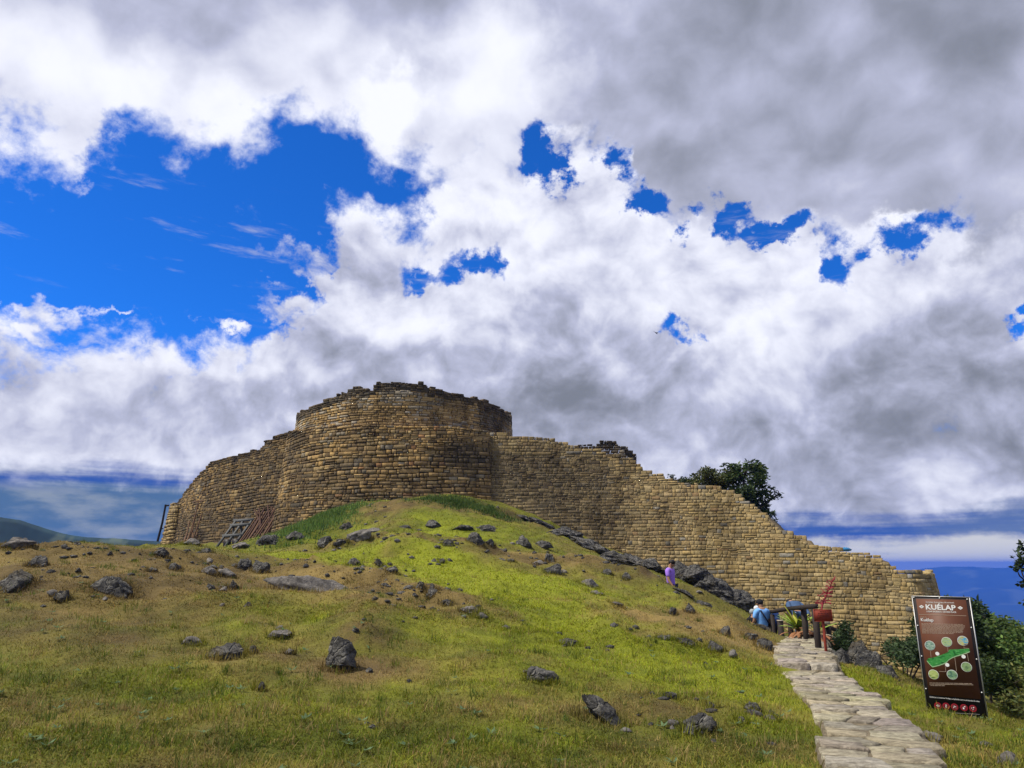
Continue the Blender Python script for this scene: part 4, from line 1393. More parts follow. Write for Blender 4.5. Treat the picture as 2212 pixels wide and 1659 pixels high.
def mat_photo(name, c1, c2, c3, seed):
    m, gg, b, tc = material(name, .5)
    n = gg.noise(gg.vmath('ADD', gg.vmath('MULTIPLY', tc, (1, 1, 2.2)), (seed, seed, 0)), 16.0, 5.0, .6)
    c = gg.mix(gg.smooth(n, .38, .5), c1, c2); c = gg.mix(gg.smooth(n, .55, .66), c, c3)
    gg.put(b.inputs['Base Color'], c); return m


pics = [((368, 695), (.05, .10, .12), (.22, .34, .26), (.55, .60, .52)), ((568, 655), (.16, .28, .13), (.34, .44, .22), (.20, .33, .30)), ((755, 642), (.04, .30, .55), (.45, .44, .16), (.10, .10, .20)),
        ((415, 1034), (.08, .14, .04), (.34, .42, .13), (.42, .48, .20)), ((637, 1040), (.05, .13, .10), (.16, .28, .15), (.36, .48, .33)), ((803, 951), (.10, .17, .08), (.20, .30, .13), (.28, .38, .28))]
for i, (c, a_, b_, c_) in enumerate(pics):
    a, t = q01(*c); r = .092 * BW
    ring = flat('picture_ring', [disc(a, t, r)], M_WHITE)
    flat('picture', [disc(a, t, r * .93)], mat_photo('printed_picture', a_, b_, c_, 1.7 * i), YF - .002, ring)
M_MAP = mat_photo('printed_map', (.01, .09, .02), (.04, .24, .05), (.12, .36, .12), 9.0)
mp = [(330, 868), (350, 845), (430, 832), (500, 810), (585, 775), (600, 745), (700, 742), (830, 735), (838, 765), (760, 795), (690, 814), (640, 832), (595, 858), (560, 895), (480, 922), (400, 940), (372, 915)]
mpts = np.array([bx(*q01(*p)) for p in mp])
edge_p = mpts.copy(); edge_p[:, 1] -= .014
me_o = flat('map_rim', [[edge_p[i], edge_p[(i + 1) % len(mp)], mpts[(i + 1) % len(mp)], mpts[i]] for i in range(len(mp))], plain('map_rim_print', (.35, .55, .30), .5))
# the plan is split in two convex-ish halves so that its fill stays inside the outline
flat('map_plan', [mpts[[0, 1, 2, 3, 4, 12, 13, 14, 15, 16]], mpts[[4, 5, 6, 7, 8, 9, 10, 11, 12]]], M_MAP, YF - .002)
flat('map_marker', [disc(*q01(*c), .027, 16) for c in ((458, 792), (767, 830), (578, 925))], M_WHITE)
flat('map_leader', line([q01(374, 757), q01(383, 830)]) + line([q01(580, 718), q01(585, 772)]) + line([q01(770, 712), q01(770, 728), q01(830, 735)]) + line([q01(480, 998), q01(562, 1003), q01(549, 905)])
     + line([q01(664, 835), q01(688, 1000)]) + line([q01(765, 797), q01(808, 797), q01(826, 885)]), M_CREAM, YF - .0005)
text('lettering', 'Ayúdanos a conservar Kuélap cumpliendo con tu protocolo de visita', *q01(662, 1322), .026, M_WHITE, BW * .85)
glyphs = [[[(-.5, -.1), (-.2, -.1), (.1, -.45), (.1, .45), (-.2, .1), (-.5, .1)], [(.3, -.3), (.45, -.2), (.45, .2), (.3, .3)]], [[(-.12, .3), (.12, .3), (.12, .55), (-.12, .55)], [(-.2, -.5), (.05, -.5), (.2, .25), (-.2, .25)]],
          [[(-.5, -.4), (-.3, -.4), (.2, .3), (0, .4)], [(-.4, .2), (.5, 0), (.5, .15), (-.3, .4)], [(.1, -.3), (.5, -.45), (.5, -.3)]], [[(-.35, -.5), (.1, -.5), (.1, .1), (-.35, .1)], [(.05, .2), (.45, .2), (.45, .5), (.05, .5)]],
          [[(-.55, -.1), (-.2, .15), (-.35, .4)], [(-.1, -.5), (.15, -.4), (0, -.05)], [(.1, .1), (.5, .3), (.4, .5), (0, .35)]]]
for (c, gl) in zip(((468, 1391), (568, 1399), (669, 1410), (779, 1420), (882, 1431)), glyphs):
    a, t = q01(*c); r = .062 * BW; X0, Z0 = bx(a, t)
    rd = flat('prohibition_disc', [disc(a, t, r, 24)], M_REDP)
    flat('pictogram_ground', [disc(a, t, r * .78, 24)], plain('pictogram_dark', (.10, .012, .018), .6), YF - .001, rd)
    flat('pictogram', [[(X0 + x * r * .9, Z0 + z_ * r * .9) for x, z_ in p] for p in gl], M_WHITE, YF - .003, rd)
    sl = np.array([(-.62, .55), (-.55, .62), (.62, -.55), (.55, -.62)]) * r * 1.05
    flat('slash', [sl + np.array([X0, Z0])], M_REDP, YF - .004, rd)
flat('ruled_line', line([q01(480, 1463), q01(962, 1500)], .005), M_METAL)
a, t = q01(908, 1548)
rings = []
for r in (.012, .024, .036):
    X0, Z0 = bx(a, t); th = np.linspace(0, math.pi, 12)
    o_ = np.stack([X0 + r * np.cos(th), Z0 + r * np.sin(th)], 1); i_ = np.stack([X0 + (r - .005) * np.cos(th), Z0 + (r - .005) * np.sin(th)], 1)
    rings += [[o_[k], o_[k + 1], i_[k + 1], i_[k]] for k in range(11)]
flat('ring_emblem', rings, M_METAL)
for c in ((167, 118), (475, 127), (795, 140), (217, 457), (850, 484), (268, 818), (918, 862), (322, 1195), (982, 1250)):
    a, t = q01(*c); X0, Z0 = bx(a, t); v, f = ico(1)
    link('rivet', mesh_np('rivet', v * np.array([.011, .006, .011]) + np.array([X0, -.001, Z0]), f, M_WHITE, smooth=True), board)

# ================================================================ red notice
NB = P(826.7, 654, 14.7); NB[2] = min(NB[2], gz(NB[0], NB[1]) + .02)
NBp = P(826.5, 654, NB[1]); 
notice = empty('red_notice', (NB[0], NB[1], NB[2]), 'small rust red notice board on a thin post beside the handrail', 'sign')
M_RUST = plain('rust_red_paint', (.20, .030, .016), .7, .2, 12)
M_RUSTD = plain('rust_dark_print', (.09, .016, .010), .7, .1)
pxm = NB[1] / F
nh = P(822, 620.5, NB[1])[2] - NB[2]
mb = MB(); mb.box((0, .015, nh * .5 - .1), (.045, .03, nh + .3)); mb.build('post', M_RUST, notice)
bw, bh = .34, .215
mb = MB(); mb.box((0, -.012, nh + bh / 2 - .01), (bw, .022, bh)); mb.build('panel', M_RUST, notice)
mb = MB()
for sx in (-1, 1): mb.box((sx * (bw / 2 + .004), -.012, nh + bh / 2 - .01), (.008, .03, bh + .016))
mb.box((0, -.012, nh + bh - .006), (bw, .03, .008)); mb.box((0, -.012, nh - .014), (bw, .03, .008)); mb.build('frame', M_RUST, notice)
rg = np.random.default_rng(6); pl = []
for k, (wd) in enumerate((.12, .20, .22, .26)):
    zz = nh + bh * (.74 - .15 * k); x = -wd / 2
    while x < wd / 2:
        w = rg.uniform(.02, .06); pl.append([(x, zz), (min(x + w, wd / 2), zz), (min(x + w, wd / 2), zz + .013), (x, zz + .013)]); x += w + .010
flat('small_print', pl, M_RUSTD, -.0245, notice)

# ================================================================ handrails
M_TIMB = plain('dark_timber', (.028, .021, .018), .75, .35, 18, .4)
hr = empty('handrail', (0, 0, 0), 'dark timber handrail with thick posts at the top of the path', 'handrail')
posts = [((814.6, 609), (820.2, 651), 15.6, .10), ((803.5, 609), (807.2, 640), 17.3, .10), ((789, 611), (790.3, 637), 18.9, .10), ((772, 614.5), (772.8, 634), 20.6, .10), ((764.8, 615), (765.4, 632), 21.6, .10)]
tops = []
for (t0, b0, d, w) in posts:
    a = P(*t0, d); b = P(*b0, d); b[0] = a[0]; b[2] = min(b[2], gz(b[0], b[1])) - .25
    tops.append(a)
    mb = MB(); mb.beam(b, a, w, w, (0, 1, 0)); mb.build('post', M_TIMB, hr)
for a, b, k in ((tops[0], tops[2], 1), (tops[2], tops[4], 0)):
    d = (b - a) / np.linalg.norm(b - a)
    mb = MB(); mb.beam(a - d * (.16 if k else .0) + np.array([0, 0, .055]), b + d * (.0 if k else .22) + np.array([0, 0, .055]), .10, .09); mb.build('rail', M_TIMB, hr)
a = P(780, 621, 19.7); b = P(780.8, 637, 19.7); b[0] = a[0]; b[2] = min(b[2], gz(b[0], b[1])) - .2
sp = empty('timber_post', (0, 0, 0), 'short dark timber post left of the bromeliad on the stair', 'post')
mb = MB(); mb.beam(b, a, .12, .12, (0, 1, 0)); mb.build('shaft', M_TIMB, sp)
mb = MB(); mb.box(a + np.array([.02, 0, .012]), (.17, .14, .024)); mb.build('cap', plain('pale_cap', (.35, .31, .25), .8), sp)
hr2 = empty('handrail', (0, 0, 0), 'thin dark handrail sloping down right behind the red notice', 'handrail')
t2 = [P(812, 621.5, 17.6), P(828, 626.5, 17.9), P(843, 632.5, 18.2)]
for a in t2[1:]:
    mb = MB(); mb.beam((a[0], a[1], gz(a[0], a[1]) - .3), a, .10, .10, (0, 1, 0)); mb.build('post', M_TIMB, hr2)
mb = MB(); mb.beam(t2[0], t2[2], .08, .08); mb.build('rail', M_TIMB, hr2)

# ================================================================ shoring against the left wall
M_POLE = plain('old_pole', (.15, .085, .05), .85, .4, 14, .3)
M_POLE2 = plain('brown_pole', (.095, .052, .038), .85, .4, 14, .3)
M_GREYT = plain('grey_timber', (.095, .098, .098), .85, .25, 10, .3)
GS = 'timber shoring against the left wall'


def wall_pole(mb, a, b, r=.05):
    a, b = np.asarray(a), np.asarray(b); m = (a + b) / 2 + np.array([.06, 0, .04]); mb.tube([a, m, b], [r, r * .92, r * .8], 6)


st = empty('pole_stack', (0, 0, 0), 'stack of leaning reddish brown poles propped against left wall', 'poles', GS)
rg = np.random.default_rng(21)
for i in range(13):
    t = i / 12
    b = P(lerp(234, 266, t) + rg.uniform(-2, 2), lerp(548, 545, t), lerp(48.0, 46.2, t)); tp = P(lerp(258, 292, t) + rg.uniform(-2.5, 2.5), lerp(512, 499, t) + rg.uniform(-3, 4), lerp(50.0, 47.6, t))
    mb = MB(); wall_pole(mb, b, tp, rg.uniform(.05, .075)); mb.build('pole', M_POLE2 if i % 3 else M_POLE, st, smooth=True)
for i in range(9):
    u0 = lerp(258, 290, i / 8) + rg.uniform(-3, 3)
    b = P(u0 + rg.uniform(-4, 6), lerp(540, 528, i / 8), 48.2 - i * .17); tp = P(u0 - 2 + rg.uniform(-5, 4), lerp(511, 499, i / 8), 49.6 - i * .24)
    mb = MB(); wall_pole(mb, b, tp, .06); mb.build('pole', M_POLE2, st, smooth=True)
tp_ = empty('thin_poles', (0, 0, 0), 'sheaf of thin crooked poles leaning at the left end of wall', 'poles', GS)
for i, (b, t) in enumerate([((183, 546), (189.5, 521)), ((186, 546), (198.5, 502)), ((190, 546), (206, 501)), ((193, 546), (198, 528)), ((185, 545), (194, 520)), ((188, 546), (196, 512)), ((191, 546), (193, 524)), ((181, 546), (188, 530))]):
    mb = MB(); wall_pole(mb, P(*b, 55.4), P(*t, 57.0), .05); mb.build('pole', M_POLE, tp_, smooth=True)
mb = MB(); wall_pole(mb, P(194, 502, 56.9), P(209, 500.5, 56.4), .05); mb.build('pole', M_POLE, tp_, smooth=True)
gf = empty('shoring_rack', (0, 0, 0), 'sloping grey timber rack of beams propped against left wall', 'shoring', GS)
fb = [P(216, 548, 49.2), P(224, 548, 48.9), P(233, 547, 48.6)]; ft = [P(236.5, 520, 51.3), P(244, 520, 50.9), P(253, 519, 50.4)]
for a, b in zip(fb, ft):
    mb = MB(); mb.beam(a, b, .13, .11); mb.build('rail', M_GREYT, gf)
for t, nm in ((.97, 'board'), (.80, 'board'), (.42, 'board')):
    a = lerp(fb[0], ft[0], t); b = lerp(fb[2], ft[2], t); d = (b - a) * .12
    mb = MB(); mb.beam(a - d + np.array([0, -.1, 0]), b + d + np.array([0, -.1, 0]), .06, .20); mb.build(nm, M_GREYT, gf)
for a, b in zip(fb, ft):
    tq = lerp(a, b, .86); mb = MB(); mb.beam((tq[0] + .1, tq[1] + .1, tq[2] - 2.0), tq, .11, .11, (0, 1, 0)); mb.build('strut', M_GREYT, gf)
for a, c in ((fb[0], fb[1]), (fb[1], fb[2])):
    m = (a + c) / 2 + np.array([.35, .25, .30]); mb = MB(); mb.box(m, (.5, .06, .55)); mb.build('dark_board', M_BLACK, gf)
dp = empty('dark_pole', (0, 0, 0), 'single dark pole leaning outside the far left buttress', 'pole', GS)
mb = MB(); wall_pole(mb, P(157.5, 541.5, 62.0), P(165.7, 504.5, 62.0), .10); mb.build('pole', M_BLACK, dp, smooth=True)
mb = MB(); mb.beam(P(165.0, 506.0, 62.0), P(168.5, 505.3, 62.6), .12, .12); mb.beam(P(160.2, 529, 62.0), P(163, 528.6, 62.6), .08, .08); mb.build('bracket', M_BLACK, dp)
tarp = MB(); 
v, f = ico(2); vv_ = v * np.array([.32, .2, .11]) * (1 + .3 * nfbm(v * 2, 2, 3))[:, None]
zt = float(SR.topz(np.array([SR.L * .72]))[0]); pt = P(845, 549.5, 38.2)
tag(link('tarp', mesh_np('tarp', vv_ + pt, f, plain('blue_tarp', (.03, .17, .36), .5, .2), smooth=True)), 'scrap of bright blue tarpaulin on top of the tan wall', 'tarp')
pk = MB(); pk.beam(pt + np.array([-1.3, 0, -.06]), pt + np.array([-.3, 0, .08]), .3, .09); tag(pk.build('plank', M_TIMB), 'dark plank lying beside the blue tarpaulin on the wall', 'plank')

# ================================================================ people
def M_cloth(name, c): return plain(name, c, .85, .22, 16, .15)


M_SKIN = plain('skin', (.30, .165, .10), .6, .1)
M_HAIR = plain('black_hair', (.012, .010, .010), .6, .2)


def rotx(p, o, a):
    c, s_ = math.cos(a), math.sin(a); q = p - o
    return o + np.array([q[0], c * q[1] - s_ * q[2], s_ * q[1] + c * q[2]])


def skin_obj(name, verts, edges, rad, mat, parent, root=0, sub=2):
    me = bpy.data.meshes.new(name); me.from_pydata([tuple(v) for v in verts], edges, []); me.update(); me.materials.append(mat)
    o = link(name, me, parent)
    md = o.modifiers.new('skin', 'SKIN'); md.use_smooth_shade = True
    if not me.skin_vertices: me.attributes  # layer is made by the modifier below
    if len(me.skin_vertices) == 0:
        bm = bmesh.new(); bm.from_mesh(me); bm.verts.layers.skin.verify(); bm.to_mesh(me); bm.free()
    sv_ = me.skin_vertices[0].data
    for i, r in enumerate(rad):
        sv_[i].radius = r if isinstance(r, tuple) else (r, r); sv_[i].use_root = (i == root)
    ss = o.modifiers.new('subdivision', 'SUBSURF'); ss.levels = sub; ss.render_levels = sub
    return o


def ellip(name, c, r, mat, parent, sub=2, cut=None):
    v, f = ico(sub); v = v * np.asarray(r)
    if cut is not None: v[:, 2] = np.maximum(v[:, 2], cut)
    return link(name, mesh_np(name, v + np.asarray(c), f, mat, smooth=True), parent)


def person(label, loc, heading, top, legs, height=1.7, arms='walk', bend=0.0, head='hair', sleeve='short', hatmat=None, stride=.16, face=True, lookdown=.25):
    k = height / 1.72
    root = empty('person', loc, label, 'person', rz=heading)
    J = {'pel': (0, 0, .96), 'spi': (0, .01, 1.12), 'che': (0, .015, 1.30), 'nb': (0, .02, 1.44), 'nk': (0, .0, 1.50), 'hd': (0, -.025, 1.59), 'ht': (0, -.02, 1.68)}
    for s_, sg in (('l', 1), ('r', -1)):
        J['sh' + s_] = (sg * .175, .02, 1.40)
        if arms == 'walk': e, w = (sg * .235, .02 + sg * .06, 1.13), (sg * .24, -.06 + sg * .14, .90)
        elif arms == 'front': e, w = (sg * .235, -.02, 1.13), (sg * .16, -.24, 1.08)
        else: e, w = (sg * .23, .02, 1.13), (sg * .235, -.04, .90)
        J['el' + s_], J['wr' + s_] = e, w
        d = np.array(w) - np.array(e); d /= np.linalg.norm(d); J['ha' + s_] = tuple(np.array(w) + d * .07)
        J['hp' + s_] = (sg * .095, 0, .92)
        J['kn' + s_] = (sg * .105, -.03 - sg * stride * .5, .50); J['an' + s_] = (sg * .105, .05 - sg * stride, .09); J['to' + s_] = (sg * .115, -.10 - sg * stride, .04)
    J = {a: np.array(b, float) for a, b in J.items()}
    upper = [a for a in J if a[:2] in ('sp', 'ch', 'nb', 'nk', 'hd', 'ht', 'sh', 'el', 'wr', 'ha')]
    if bend:
        for a in upper: J[a] = rotx(J[a], J['pel'], bend)
    for a in ('hd', 'ht'): J[a] = rotx(J[a], J['nk'], lookdown)
    J = {a: b * k for a, b in J.items()}
    RAD = {'pel': (.145, .115), 'spi': (.135, .10), 'che': (.165, .115), 'nb': (.10, .08), 'nk': .055, 'hd': (.078, .098), 'ht': (.055, .07), 'sh': .062, 'el': .042, 'wr': .030, 'ha': (.040, .022), 'hp': .092, 'kn': .060, 'an': .040, 'to': .036}
    E = [('pel', 'spi'), ('spi', 'che'), ('che', 'nb'), ('nb', 'nk'), ('nk', 'hd'), ('hd', 'ht')]
    for s_ in 'lr': E += [('nb', 'sh' + s_), ('sh' + s_, 'el' + s_), ('el' + s_, 'wr' + s_), ('wr' + s_, 'ha' + s_), ('pel', 'hp' + s_), ('hp' + s_, 'kn' + s_), ('kn' + s_, 'an' + s_), ('an' + s_, 'to' + s_)]
    names = list(J)
    def rr(a, gain=0.0):
        r = RAD.get(a) or RAD[a[:2]]
        r = r if isinstance(r, tuple) else (r, r)
        return tuple((q + gain) * k for q in r)
    V_ = [J[a] for a in names]; Ed = [(names.index(a), names.index(b)) for a, b in E]; Rd = [rr(a) for a in names]
    for s_, sg in (('l', 1), ('r', -1)):              # four fingers and a thumb, slightly curled
        h = J['ha' + s_]; d = h - J['wr' + s_]; d /= np.linalg.norm(d)
        side = np.cross(d, [0, 0, 1.0]) if abs(d[2]) < .9 else np.array([0, 1.0, 0])
        side = side / np.linalg.norm(side)
        inw = np.array([-sg, 0, 0.0])
        for q, ln in enumerate((.060, .072, .068, .052)):
            b0 = h + side * (q - 1.5) * .019 * k + d * .02 * k
            b1 = b0 + d * ln * .55 * k + inw * .008 * k; b2 = b1 + (d * .7 + inw * .5) * ln * .5 * k
            i = len(V_); V_ += [b1, b2]; Rd += [(.0085 * k,) * 2, (.007 * k,) * 2]; Ed += [(names.index('ha' + s_), i), (i, i + 1)]
        tb = J['wr' + s_] + d * .025 * k + side * -.035 * k; i = len(V_); V_ += [tb, tb + (d * .8 - side * .4) * .04 * k]; Rd += [(.011 * k,) * 2, (.008 * k,) * 2]; Ed += [(names.index('wr' + s_), i), (i, i + 1)]
    body = skin_obj('body', V_, Ed, Rd, M_SKIN, root)
    # shirt
    sn = ['pel', 'spi', 'che', 'nb', 'shl', 'shr', 'ell', 'elr']
    P_ = {a: J[a].copy() for a in sn}
    if sleeve == 'short':
        for s_ in 'lr': P_['el' + s_] = lerp(J['sh' + s_], J['el' + s_], .72)
    ed = [('pel', 'spi'), ('spi', 'che'), ('che', 'nb'), ('nb', 'shl'), ('nb', 'shr'), ('shl', 'ell'), ('shr', 'elr')]
    P_['pel'] = P_['pel'] + np.array([0, 0, -.06 * k]) if not bend else P_['pel']
    rad_ = {'pel': (.165, .135), 'spi': (.16, .122), 'che': (.185, .135), 'nb': (.095, .085), 'shl': .085, 'shr': .085, 'ell': .066, 'elr': .066}
    if sleeve == 'long':
        for s_ in 'lr': sn.append('wr' + s_); P_['wr' + s_] = J['wr' + s_]; ed.append(('el' + s_, 'wr' + s_)); rad_['wr' + s_] = .048
    skin_obj('shirt', [P_[a] for a in sn], [(sn.index(a), sn.index(b)) for a, b in ed], [tuple(np.array(rad_[a] if isinstance(rad_[a], tuple) else (rad_[a],) * 2) * k) for a in sn], top, root)
    tn = ['pel', 'hpl', 'hpr', 'knl', 'knr', 'anl', 'anr']
    te = [('pel', 'hpl'), ('pel', 'hpr'), ('hpl', 'knl'), ('hpr', 'knr'), ('knl', 'anl'), ('knr', 'anr')]
    tr = {'pel': (.15, .125), 'hp': .108, 'kn': .078, 'an': .062}
    skin_obj('trousers', [J[a] for a in tn], [(tn.index(a), tn.index(b)) for a, b in te], [tuple(np.array(tr.get(a, tr.get(a[:2])) if isinstance(tr.get(a, tr.get(a[:2])), tuple) else (tr[a[:2]],) * 2) * k) for a in tn], legs, root)
    for s_ in 'lr':
        c = (J['an' + s_] + J['to' + s_]) / 2; ellip('shoe', (c[0], c[1], .045 * k), (.052 * k, .135 * k, .05 * k), M_HAIR, root)
    hc = lerp(J['hd'], J['ht'], .35)
    ax = rotx(np.array([0, -1.0, 0]), np.zeros(3), lookdown + bend)
    up_ = rotx(np.array([0, 0, 1.0]), np.zeros(3), lookdown + bend)
    if head == 'hair': ellip('hair', hc + up_ * .035 * k - ax * .014 * k, (.087 * k, .104 * k, .085 * k), M_HAIR, root)
    elif head == 'cap':
        cp_ = ellip('cap', hc + up_ * .03 * k, (.098 * k, .115 * k, .095 * k), hatmat, root)
        br = MB(); f3 = hc + up_ * .03 * k + ax * .14 * k; br.box(f3, (.15 * k, .13 * k, .014 * k)); br.build('brim', hatmat, cp_)
    elif head == 'beanie':
        bn = ellip('knitted_hat', hc + up_ * .03 * k, (.102 * k, .112 * k, .10 * k), hatmat, root, 3)
    for sg in (-1, 1): ellip('ear', hc + np.array([sg * .083 * k, 0, -.02 * k]), (.014 * k, .024 * k, .034 * k), M_SKIN, root, 1)
    if face:
        fc = hc + ax * .088 * k
        for sg in (-1, 1): ellip('eye', fc + np.array([sg * .032 * k, 0, 0]) + ax * .003, (.012 * k, .008 * k, .007 * k), M_HAIR, root, 1)
        ellip('nose', fc - up_ * .025 * k + ax * .016 * k, (.014 * k, .02 * k, .026 * k), M_SKIN, root, 1)
        ellip('mouth', fc - up_ * .065 * k, (.026 * k, .01 * k, .007 * k), plain('lips', (.22, .08, .06), .6), root, 1)
    return root, J, k


def foot(u, v, d):
    p = P(u, v, d); return (p[0], p[1], gz(p[0], p[1]))


M_PURPLE = M_cloth('purple_shirt', (.30, .16, .62)); M_NAVY = M_cloth('navy_cloth', (.012, .014, .03)); M_BLUE = M_cloth('light_blue_shirt', (.16, .38, .78)); M_BLACKC = M_cloth('black_cloth', (.010, .010, .012))
M_DENIM = M_cloth('denim', (.045, .085, .17)); M_WHITEC = M_cloth('white_cloth', (.62, .64, .66))


def mat_stripe():
    m, gg, b, tc = material('striped_knit', .9)
    z = gg.sep(tc)[2]
    w = gg.math('SINE', z * 260.0)
    gg.put(b.inputs['Base Color'], gg.mix(gg.smooth(w, -.2, .2), (.10, .11, .12), (.42, .46, .47))); return m


def man_z(u, vhip, d): return P(u, vhip, d)[2]


pp = P(671.5, 588, 22.4); fz = P(671.5, 560.5, 22.4)[2] - 1.72
person('man in a purple short-sleeved shirt walking down beside the rocks', (pp[0], pp[1], fz), R(52), M_PURPLE, M_NAVY, 1.74, 'walk', head='hair', lookdown=.3)
pb = P(761.5, 612, 20.7); zb = P(761.5, 598.3, 20.7)[2] - 1.77
blue, JB, kb = person('man in a light blue T-shirt and black cap seen from behind', (pb[0], pb[1], zb), R(192), M_BLUE, M_BLACKC, 1.74, 'front', head='cap', hatmat=M_BLACKC, face=True, stride=.05)
mb = MB(); sh = JB['shl']; hp = JB['hpr']
mb.beam(sh + np.array([-.06, .15, .04]), hp + np.array([-.05, .165, .12]), .035, .012, (0, 1, 0)); mb.beam(sh + np.array([-.06, .15, .04]), sh + np.array([-.06, -.12, .03]), .035, .012); mb.build('bag_strap', M_NAVY, blue)
pk_ = P(752.8, 612, 21.1); zk = P(752.8, 608.0, 21.1)[2] - 1.52
person('person in black with a grey striped knitted hat beside the man in blue', (pk_[0], pk_[1], zk), R(170), M_BLACKC, M_BLACKC, 1.48, 'front', head='beanie', hatmat=mat_stripe(), sleeve='long', stride=.04)
pw = P(756, 606, 22.2); zw = P(756, 604.6, 22.2)[2] - 1.56
person('person in dark clothes with a white cap half hidden by the man in blue', (pw[0], pw[1], zw), R(150), M_NAVY, M_NAVY, 1.52, 'side', head='cap', hatmat=M_WHITEC, sleeve='long', stride=.04)
pc = P(769, 612, 21.9); zc = P(769, 610.5, 21.9)[2] - 1.42
ch, JC, kc = person('dark-haired person in dark clothes standing behind the handrail posts', (pc[0], pc[1], zc), R(200), M_BLACKC, M_BLACKC, 1.40, 'side', head='hair', sleeve='long', stride=.04)
# blue backpack carried by that person
bp = P(774.5, 618.5, 21.55)
bk = empty('backpack', tuple(bp), 'blue backpack hanging beside the handrail posts', 'backpack')
v, f = ico(3); vv_ = np.sign(v) * np.abs(v) ** .7 * np.array([.15, .10, .21]) * (1 + .06 * nfbm(v * 4, 2, 8))[:, None]
link('bag', mesh_np('bag', vv_, f, M_cloth('blue_nylon', (.025, .06, .22)), smooth=True), bk)
vv2 = np.sign(v) * np.abs(v) ** .7 * np.array([.10, .05, .10]) + np.array([.01, -.09, -.06]); link('pocket', mesh_np('pocket', vv2, f, M_cloth('blue_nylon_dark', (.018, .04, .15)), smooth=True), bk)
mb = MB(); mb.tube([(-.10, .08, .18), (-.16, .16, .25), (-.17, .2, .05), (-.12, .1, -.15)], .014, 6); mb.build('strap', M_NAVY, bk, smooth=True)
ellip('white_tag', (-.13, -.05, .17), (.05, .04, .06), M_WHITEC, bk)
pj = P(801, 616, 20.3); zj = P(801, 609.5, 20.3)[2] - 1.02
person('person in denim bending over behind the bromeliad', (pj[0], pj[1], zj), R(185), M_DENIM, M_DENIM, 1.66, 'side', bend=R(62), head='hair', sleeve='long', stride=.06, face=False)

# ================================================================ plants
def leaf_strip(mb, base, az, el, length, width, droop, n=7):
    """strap leaf: a bent strip with a keel"""
    p = np.array(base, float); e = el; L = length / n
    ctr = [p.copy()]; dirs = []
    for i in range(n):
        d = np.array([math.cos(az) * math.cos(e), math.sin(az) * math.cos(e), math.sin(e)]); p = p + d * L; ctr.append(p.copy()); dirs.append(d); e -= droop / n
    dirs.append(dirs[-1]); side = np.array([-math.sin(az), math.cos(az), 0])
    v, f = [], []
    for i, (c, d) in enumerate(zip(ctr, dirs)):
        w = width * (math.sin(math.pi * min(1, .25 + .75 * (i / n))) ** .6 if i < n else 0.02) / 2
        upv = np.cross(side, d)
        v += [c - side * w + upv * w * .35, c, c + side * w + upv * w * .35]
    for i in range(n):
        a = i * 3; f += [[a, a + 1, a + 4, a + 3], [a + 1, a + 2, a + 5, a + 4]]
    mb.add(v, f)


rg = np.random.default_rng(31)
M_BG = plain('bromeliad_green', (.17, .26, .035), .5, .4, 5); M_BY = plain('bromeliad_yellow', (.34, .36, .04), .5, .3, 5); M_BB = plain('bromeliad_brown', (.22, .10, .045), .6, .5, 5); M_BP = plain('bromeliad_pale', (.40, .34, .24), .6, .4, 5)
M_SPK = plain('red_flower_spike', (.25, .018, .035), .6, .3)


def bromeliad(label, u, v, d, greens, browns, sc, spike=None):
    p = P(u, v, d); p[2] = min(p[2], gz(p[0], p[1])) if spike is None else gz(p[0], p[1])
    p[2] = P(u, v, d)[2]
    o = empty('bromeliad', tuple(p), label, 'plant')
    for i in range(browns):
        mb = MB(); leaf_strip(mb, (0, 0, .10 * sc), rg.uniform(0, 6.28), rg.uniform(.1, .7), rg.uniform(.55, .95) * sc, rg.uniform(.06, .10) * sc, rg.uniform(1.3, 2.1)); mb.build('leaf', [M_BB, M_BB, M_BP][rg.integers(3)], o, smooth=True)
    for i in range(greens):
        mb = MB(); e = rg.uniform(.25, 1.35); leaf_strip(mb, (0, 0, .22 * sc), i * 2.4 + rg.uniform(-.3, .3), e, rg.uniform(.45, .75) * sc, rg.uniform(.07, .11) * sc, rg.uniform(.3, 1.0)); mb.build('leaf', M_BY if e > 1.05 or rg.random() < .2 else M_BG, o, smooth=True)
    mb = MB(); mb.tube([(0, 0, -.5), (0, 0, .3 * sc)], [.07 * sc, .05 * sc], 8); mb.build('stem', M_BB, o, smooth=True)
    if spike is not None:
        b = np.array([0, 0, .2 * sc]); t = P(*spike, d) - p
        mb = MB(); m = (b + t) / 2 + np.array([-.05, 0, .05]); mb.tube([b, m, t], [.022, .016, .006], 6); sp_ = mb.build('flower_spike', M_SPK, o, smooth=True)
        for i in range(60):
            q = rg.uniform(.42, .98); c = lerp(lerp(b, m, min(1, q * 2)), t, max(0, q * 2 - 1)) if q > .5 else lerp(b, m, q * 2)
            az = rg.uniform(0, 6.28); L = .22 * (1.08 - q) + .05; tip = c + np.array([math.cos(az) * L, math.sin(az) * L, rg.uniform(-.02, .12)])
            mb = MB(); mb.tube([c, (c + tip) / 2 + np.array([0, 0, .02]), tip], [.007, .006, .010], 4); mb.build('branchlet', M_SPK, sp_)
    return o


bromeliad('large yellow-green bromeliad rosette behind the handrail', 799, 639, 18.2, 26, 12, 1.0)
bromeliad('drooping brown bromeliad with a tall red flower spike by the red notice', 818, 641, 17.6, 5, 22, 1.05, (833.5, 579))


